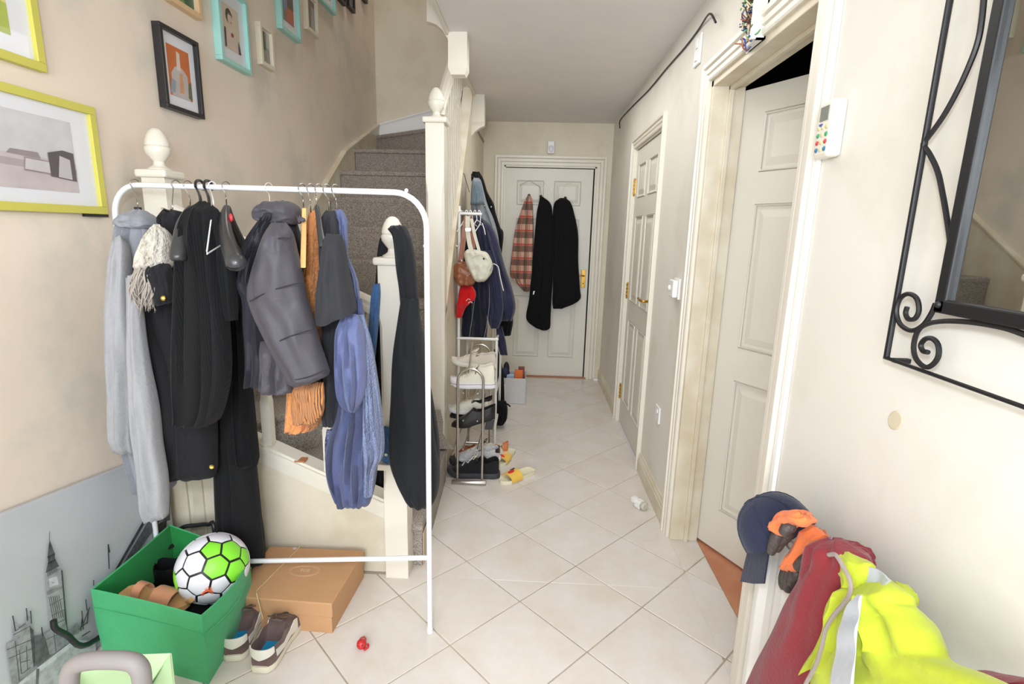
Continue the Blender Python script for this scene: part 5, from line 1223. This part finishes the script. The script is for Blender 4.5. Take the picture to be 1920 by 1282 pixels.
# storage tub beyond
GB = mat('grey_white_plastic', (200, 198, 196), .5, var=.04)
p = PZ(985, 758, 0); yb0 = p.y; xl_, xr_ = PY(936, 740, yb0).x, PY(985, 740, yb0).x; ht = PY(985, 710, yb0).z
t = thing('tub', 'whitish open tub full of small things on the floor near the far door', 'tub', ((xl_+xr_)/2, yb0+.15, 0))
g = G()
for x0, x1, y0_, y1_ in ((xl_, xr_, yb0, yb0+.006), (xl_, xr_, yb0+.25, yb0+.256), (xl_, xl_+.006, yb0+.006, yb0+.25), (xr_-.006, xr_, yb0+.006, yb0+.25)): g.box(x0, x1, y0_, y1_, 0, ht)
g.box(xl_, xr_, yb0, yb0+.256, 0, .006); add('tub_shell', g, GB, t, bevel=.003)
add('handle_cutout', G().box(xl_+.02, xl_+.05, yb0-.002, yb0, .04, ht-.05), WPLA, t)
def inpt(u, v, y): return PY(u, v, y)
bxs = [('orange_box','bright orange small box sticking out of the white tub',(965,694),(980,707),(222,112,50),.08),('brown_packet','reddish brown packet at the back of the white tub',(972,688),(983,708),(120,64,52),.04),('blue_packet','pale blue folded shoe cover in the front of the tub',(948,702),(964,716),(190,206,226),.05),('navy_cloth','navy cloth bundle at the left of the white tub',(938,692),(956,712),(30,38,74),.08),('black_bottle','black rounded bottle top at the back of the tub',(944,682),(955,700),(24,24,26),.05)]
for k, (n0, lb, a, b, c, dp) in enumerate(bxs):
    yy = yb0+.05+.035*k; A, B = PY(*a, yy), PY(*b, yy)
    if k in (0, 1, 2):
        o = add(n0, G().box(min(A.x,B.x), max(A.x,B.x), yy, yy+.03, min(B.z, A.z)-.06, A.z), mat('c_'+n0, c, .5), bevel=.004)
    else: o = add(n0, G().ball((A+B)/2, (B.x-A.x)/2, dp/2, (A.z-B.z)/2+.02, n=14, m_=9), mat('c_'+n0, c, .6, bump=.5, bscale=20), smooth=True)
    tag(o, lb, {'orange_box':'box','brown_packet':'packet','blue_packet':'packet','navy_cloth':'cloth','black_bottle':'bottle'}[n0])
p = PZ(945, 800, 0)
t = thing('black_rucksack', 'small black rucksack slumped on the floor behind the shoe rack', 'bag', (p.x, 3.62, 0))
cloth('bag_body', [(752,930,948),(765,928,952),(785,928,950),(796,930,944)], BLKF, t, y=3.6, dep=.09, seed=90, amp=.1, hem=False)
add('bag_strap', G().tube([PY(u, v, 3.52) for u, v in ((946,756),(952,758),(957,762))], .006, 6, smooth=3), BLKF, t, smooth=True)
t = thing('black_sack', 'black cloth bag hanging low between the stand and the tub', 'bag', PY(935, 710, 3.8))
cloth('bag_body', [(655,926,934),(680,926,940),(705,926,944),(745,927,946),(775,928,944)], BLKF, t, y=3.8, dep=.09, seed=91, amp=.1, hem=False)
# ------------------------------------------------------------------ clothes on the far door
PLD = FAB('plaid_wool', (200, 160, 140))
nt = PLD.node_tree; N = nt.nodes; L = nt.links; bs = N['Principled BSDF']; tc = N.new('ShaderNodeTexCoord'); sep = N.new('ShaderNodeSeparateXYZ'); L.new(tc.outputs['Object'], sep.inputs[0])
def band(sock, freq, ph, lo):
    a = N.new('ShaderNodeMath'); a.operation = 'MULTIPLY_ADD'; a.inputs[1].default_value = freq; a.inputs[2].default_value = ph; L.new(sock, a.inputs[0])
    f = N.new('ShaderNodeMath'); f.operation = 'FRACT'; L.new(a.outputs[0], f.inputs[0])
    l = N.new('ShaderNodeMath'); l.operation = 'LESS_THAN'; l.inputs[1].default_value = lo; L.new(f.outputs[0], l.inputs[0]); return l.outputs[0]
cur = None
base = (*s2l((206, 168, 146)), 1)
for sock, fr_, ph_, lo_, cc_, fac in ((sep.outputs['Z'], 8, .1, .45, (78, 62, 54), .75), (sep.outputs['X'], 14, .3, .42, (74, 58, 52), .55), (sep.outputs['Z'], 8, .62, .12, (176, 52, 44), .8), (sep.outputs['X'], 14, .8, .12, (180, 60, 50), .6)):
    mx = N.new('ShaderNodeMix'); mx.data_type = 'RGBA'; mm = N.new('ShaderNodeMath'); mm.operation = 'MULTIPLY'; mm.inputs[1].default_value = fac
    L.new(band(sock, fr_, ph_, lo_), mm.inputs[0]); L.new(mm.outputs[0], mx.inputs[0])
    if cur: L.new(cur, mx.inputs[6])
    else: mx.inputs[6].default_value = base
    mx.inputs[7].default_value = (*s2l(cc_), 1); cur = mx.outputs[2]
L.new(cur, bs.inputs['Base Color'])
YD = YB-.06
t = thing('plaid_shirt', 'pink, black and red plaid shirt hung on a knob of the far door', 'shirt', PY(985, 545, YD))
cloth('body', [(366,990,994),(375,984,998),(400,975,1000),(430,966,1001),(470,961,1000),(510,957,1000),(524,962,998),(546,982,992)], PLD, t, y=YD, dep=.04, seed=101, amp=.2)
t = thing('black_trousers', 'long black trousers hung on the far door, middle garment with a small white tag', 'trousers', PY(1015, 618, YD))
cloth('body', [(369,1012,1018),(380,1010,1032),(400,1006,1036),(450,1002,1036),(520,996,1036),(560,992,1034),(596,986,1033),(612,1000,1032),(619,1016,1026)], BLKF, t, y=YD-.01, dep=.045, seed=102, amp=.12)
add('white_tag', G().prism([PY(u, v, YD-.075) for u, v in ((1000,546),(1003,545),(1001,552),(999,552))], (0,.002,0)), WPLA, t)
t = thing('black_jacket', 'black jacket hung on the far door, right of the black trousers', 'jacket', PY(1060, 578, YD))
cloth('body', [(372,1050,1062),(380,1040,1070),(400,1037,1076),(440,1036,1084),(490,1036,1085),(540,1036,1088),(562,1036,1086),(578,1037,1054)], BLKF, t, y=YD, dep=.05, seed=103, amp=.12)
t = thing('over_door_rack', 'zigzag wire hook rack mounted on the far door above the clothes', 'hook rack', PY(1015, 372, YB+.0))
zz_ = [(974,348),(992,338),(1012,350),(1015,368),(1022,342),(1036,366),(1040,345),(1052,372),(1060,345),(1072,342)]
add('rack_wire', G().tube([PY(u, v, YB+.012) for u, v in zz_], .0022, 5), mat('pale_wire', (190,184,170), .4, metal=.5), t, smooth=True)
for u, v in ((992, 366), (1014, 368), (1060, 371)):
    add('rack_knob', G().ball(PY(u, v, YB-.03), .013, n=10, m_=7), mat('bronze_knob', (110,90,74), .35, metal=.7) if u == 992 else BLK, t, smooth=True)
    add('hook_stem', G().tube([PY(u, v-2, YB+.012), PY(u, v, YB-.03)], .004, 6), BLK, t)
# ------------------------------------------------------------------ radiator, right foreground
RADP = mat('radiator_enamel', (232, 230, 224), .35)
t = thing('radiator', 'white ribbed panel radiator on the right wall, draped with workwear', 'radiator', (.63, .5, .1))
y0r, y1r, zb_, zt_r = -.35, 1.19, .12, .735
g = G(); prof = []; n_r = 26
for k in range(n_r+1):
    y = y0r+(y1r-y0r)*k/n_r; ph = k % 2
    prof.append((.596+(.012 if ph else 0), y+.012)); prof.append((.596+(.012 if ph else 0), y+.040))
poly = [(x, min(y, y1r)) for x, y in prof]+[(.618, y1r), (.618, y0r)]
g.loft([[Vector((x, y, z)) for x, y in poly] for z in (zb_, zt_r-.02)])
add('front_panel', g, RADP, t)
add('top_grille', G().box(.600, .655, y0r, y1r, zt_r-.02, zt_r), RADP, t, bevel=.004)
add('back_panel', G().box(.640, .655, y0r, y1r, zb_, zt_r-.02), RADP, t)
add('end_panel', G().box(.600, .655, y1r-.004, y1r+.002, zb_, zt_r-.004), RADP, t, bevel=.002)
add('valve_pipe', G().tube([(.63, y1r+.03, .0), (.63, y1r+.03, .15), (.63, y1r, .16)], .008, 8), CHROME, t, smooth=True)
add('wall_bracket', G().box(.655, XR-.001, .9, .93, .3, .6), RADP, t)
# cap
NC = FAB('navy_cotton', (40, 44, 64), bump=.25, bscale=160)
t = thing('cap', 'navy baseball cap hanging on the far corner of the radiator', 'cap', PX(1440, 1095, .56))
cc_ = PX(1460, 1000, .57); ax = Vector((-.62, .12, .42)).normalized()
ax = (-CR*.50-CD*.84+_f*.22).normalized(); e1 = (CR*.88-CD*.42).normalized(); e1 = (e1-ax*e1.dot(ax)).normalized(); e2 = ax.cross(e1)
rc, hc = .083, .088; rings = []
for i in range(9):
    a = i/8*pi/2
    rings.append([cc_+ax*(hc*sin(a))+(e1*cos(2*pi*k/24)+e2*sin(2*pi*k/24)*.92)*max(rc*cos(a)**.8, .001) for k in range(24)])
add('crown', G().loft([[cc_+(p-cc_)*.93 for p in rings[0]]]+rings, False), NC, t, smooth=True)
add('crown_lining', G().loft([[cc_+(p-cc_)*.94 for p in r] for r in rings], False), FAB('grey_lining', (90, 90, 94)), t, smooth=True)
for k in range(3):
    a0 = k*pi/3; pts = [cc_+ax*(hc*1.008*sin(a))+(e1*cos(a0)+e2*sin(a0)*.92)*(1.01*rc*(max(cos(a),0)**.8)*(1 if a <= pi/2 else 1)) for a in [j*pi/16 for j in range(9)]]
    pts += [cc_+ax*(hc*1.008*sin(a))-(e1*cos(a0)+e2*sin(a0)*.92)*(1.01*rc*(max(cos(a),0)**.8)) for a in [j*pi/16 for j in range(7, -1, -1)]]
    add('crown_seam', G().tube(pts, .0013, 5), NC, t)
bl_ = [PX(u, v, .555) for u, v in ((1401,1031),(1441,1031),(1432,1094),(1410,1094),(1387,1090))]
nrm = (bl_[1]-bl_[0]).cross(bl_[3]-bl_[0]).normalized()
add('visor', G().prism(bl_, nrm*.004), NC, t, bevel=.0015)
p1, p2, p3, p4 = [PX(u, v, .60) for u, v in ((1468,958),(1492,953),(1512,960),(1522,978))]
add('back_strap', G().tube([PX(1463,950,.59), PX(1490,953,.60), PX(1514,965,.62), PX(1523,978,.64)], .008, 8, smooth=3), NC, t, smooth=True)
# gloves
ORGL = FAB('orange_glove', (240, 128, 72), bump=.4, bscale=180); RUBG = mat('grey_latex', (72, 64, 60), .5, bump=.5, bscale=90)
def glove(label, wrist, fingers, thumb, x, wr=.034, seed=0):
    t = thing('work_glove', label, 'glove', PX(wrist[-1][1], wrist[-1][0], x)-Vector((0, 0, .1)))
    cloth('glove_back', wrist, ORGL, t, plane='x', y=x, dep=.022, seed=seed, amp=.08, folds=3, hem=False)
    for f in fingers:
        add('finger', G().tube([PX(u, v, x+dx) for u, v, dx in f], .01, 10, smooth=4, rads=[.0115, .0125, .0115, .0085][:len(f)]), RUBG, t, smooth=True)
    add('thumb', G().tube([PX(u, v, x+dx) for u, v, dx in thumb], .01, 10, smooth=4, rads=[.012, .0125, .011, .009][:len(thumb)]), RUBG, t, smooth=True)
    return t
tg = glove('orange and grey work glove bent over the radiator top under the cap', [(1500,958,1518,974),(1488,955,1512,984),(1470,960,1494,984),(1456,975,1476,995),(1450,990,1468,1005)],
    [[(1462,992,0),(1455,1010,-.005),(1449,1026,-.006),(1446,1035,-.004)], [(1468,994,.006),(1463,1010,.004),(1459,1022,.003),(1456,1030,.003)], [(1474,994,.012),(1470,1006,.01),(1467,1014,.01)], [(1480,992,.016),(1476,1002,.014),(1473,1008,.014)]], [(1484,985,.0),(1476,990,-.01),(1470,998,-.012)], .53, seed=3)
tg = glove('orange and grey work glove hanging between the cap and the maroon sweatshirt', [(1522,984,1550,1004),(1506,1000,1542,1024),(1492,1026,1532,1044),(1480,1050,1512,1062),(1470,1066,1494,1076)],
    [[(1474,1070,.0),(1471,1084,-.003),(1470,1096,-.004),(1471,1104,-.003)], [(1482,1072,-.004),(1480,1086,-.006),(1478,1098,-.006),(1476,1106,-.005)], [(1490,1070,-.004),(1488,1082,-.006),(1484,1094,-.006)], [(1496,1066,0),(1495,1076,-.003),(1492,1084,-.003)]], [(1498,1062,-.012),(1508,1052,-.016),(1518,1044,-.012),(1524,1042,-.008)], .575, seed=5)
# maroon sweatshirt
MAR = FAB('maroon_fleece', (130, 44, 50), bump=.2, bscale=120)
t = thing('sweatshirt', 'maroon sweatshirt thrown over the radiator beneath the yellow vest', 'sweatshirt', (.58, .9, .3))
cloth('body', [(1552,1010,1580,1013),(1536,1024,1606,1044),(1524,1046,1612,1066),(1516,1078,1606,1090),(1498,1118,1592,1130),(1472,1168,1580,1180),(1446,1220,1560,1232),(1420,1272,1550,1290),(1396,1330,1530,1345)], MAR, t, plane='x', y=.555, dep=.042, seed=111, amp=.08, folds=4)
cloth('shoulder', [(1568,1008,1596,1024),(1590,1020,1618,1050),(1612,1040,1630,1066)], MAR, t, plane='x', y=.625, dep=.03, seed=112, amp=.08, folds=3)
cloth('lower_fold', [(1560,1150,1590,1160),(1530,1210,1580,1222),(1500,1260,1560,1282),(1470,1330,1540,1345)], MAR, t, plane='x', y=.60, dep=.03, seed=113, amp=.1, folds=3)
cloth('far_sleeve', [(1790,1252,1800,1310),(1850,1262,1850,1330),(1930,1270,1930,1340),(1990,1275,1990,1340)], MAR, t, plane='x', y=.625, dep=.03, seed=114, amp=.1, folds=3)
g = G().tube([PX(u, v, .545) for u, v in ((1556,1008),(1542,1018),(1530,1034),(1522,1054),(1517,1078))], .0022, 6, smooth=4); add('zip_edge', g, mat('mauve_zip', (130,80,110), .6), t, smooth=True)
# hi-vis vest
HV = FAB('hivis_yellow', (182, 194, 52), bump=.25, bscale=40, rough=.7); SIL = mat('reflective_tape', (186, 190, 196), .35, metal=.15, bump=.2, bscale=30); TRM = FAB('grey_binding', (148, 136, 128))
t = thing('safety_vest', 'fluorescent yellow safety vest with silver reflective strips over the radiator', 'vest', (.57, .8, .2))
cloth('shoulder', [(1562,1038,1598,1038),(1572,1050,1628,1058),(1580,1072,1626,1090),(1590,1092,1622,1104),(1588,1106,1612,1112)], HV, t, plane='x', y=.545, dep=.02, seed=121, amp=.06, folds=3)
cloth('body', [(1612,1092,1672,1092),(1592,1112,1690,1112),(1586,1128,1694,1134),(1576,1150,1706,1150),(1562,1176,1736,1178),(1550,1210,1754,1210),(1534,1238,1768,1236),(1510,1272,1830,1264),(1494,1310,1900,1296),(1480,1360,1940,1350)], HV, t, plane='x', y=.56, dep=.045, seed=122, amp=.16, folds=9)
cloth('back_fold', [(1655,1086,1680,1094),(1650,1100,1698,1112),(1660,1120,1702,1140)], HV, t, plane='x', y=.62, dep=.03, seed=123, amp=.1, folds=3)
def strip(name, L1, L2, x, mt_, th=.003):
    a_ = cr([PX(u, v, x) for u, v in L1], 5); b_ = cr([PX(u, v, x) for u, v in L2], 5)
    q = Vector((th, 0, 0)); add(name, G().loft([[p-Vector((.002*sin(i*.8),0,0)), r-Vector((.002*sin(i*.8),0,0)), r+q, p+q] for i, (p, r) in enumerate(zip(a_, b_))]), mt_, t, smooth=True, ang=50)
strip('reflective_strip', [(1608,1114),(1580,1148),(1572,1190),(1562,1240),(1556,1320)], [(1613,1116),(1609,1150),(1604,1185),(1600,1240),(1594,1320)], .492, SIL)
strip('reflective_strip', [(1620,1060),(1645,1068),(1668,1088)], [(1618,1092),(1640,1100),(1654,1100)], .545, SIL)
g = G().tube([PX(u, v, .503) for u, v in ((1554,1040),(1565,1039),(1573,1048),(1583,1066),(1592,1084),(1595,1102),(1588,1124),(1566,1150),(1548,1180),(1540,1215),(1528,1250),(1510,1284),(1490,1330))], .0034, 7, smooth=4); add('binding', g, TRM, t, smooth=True)
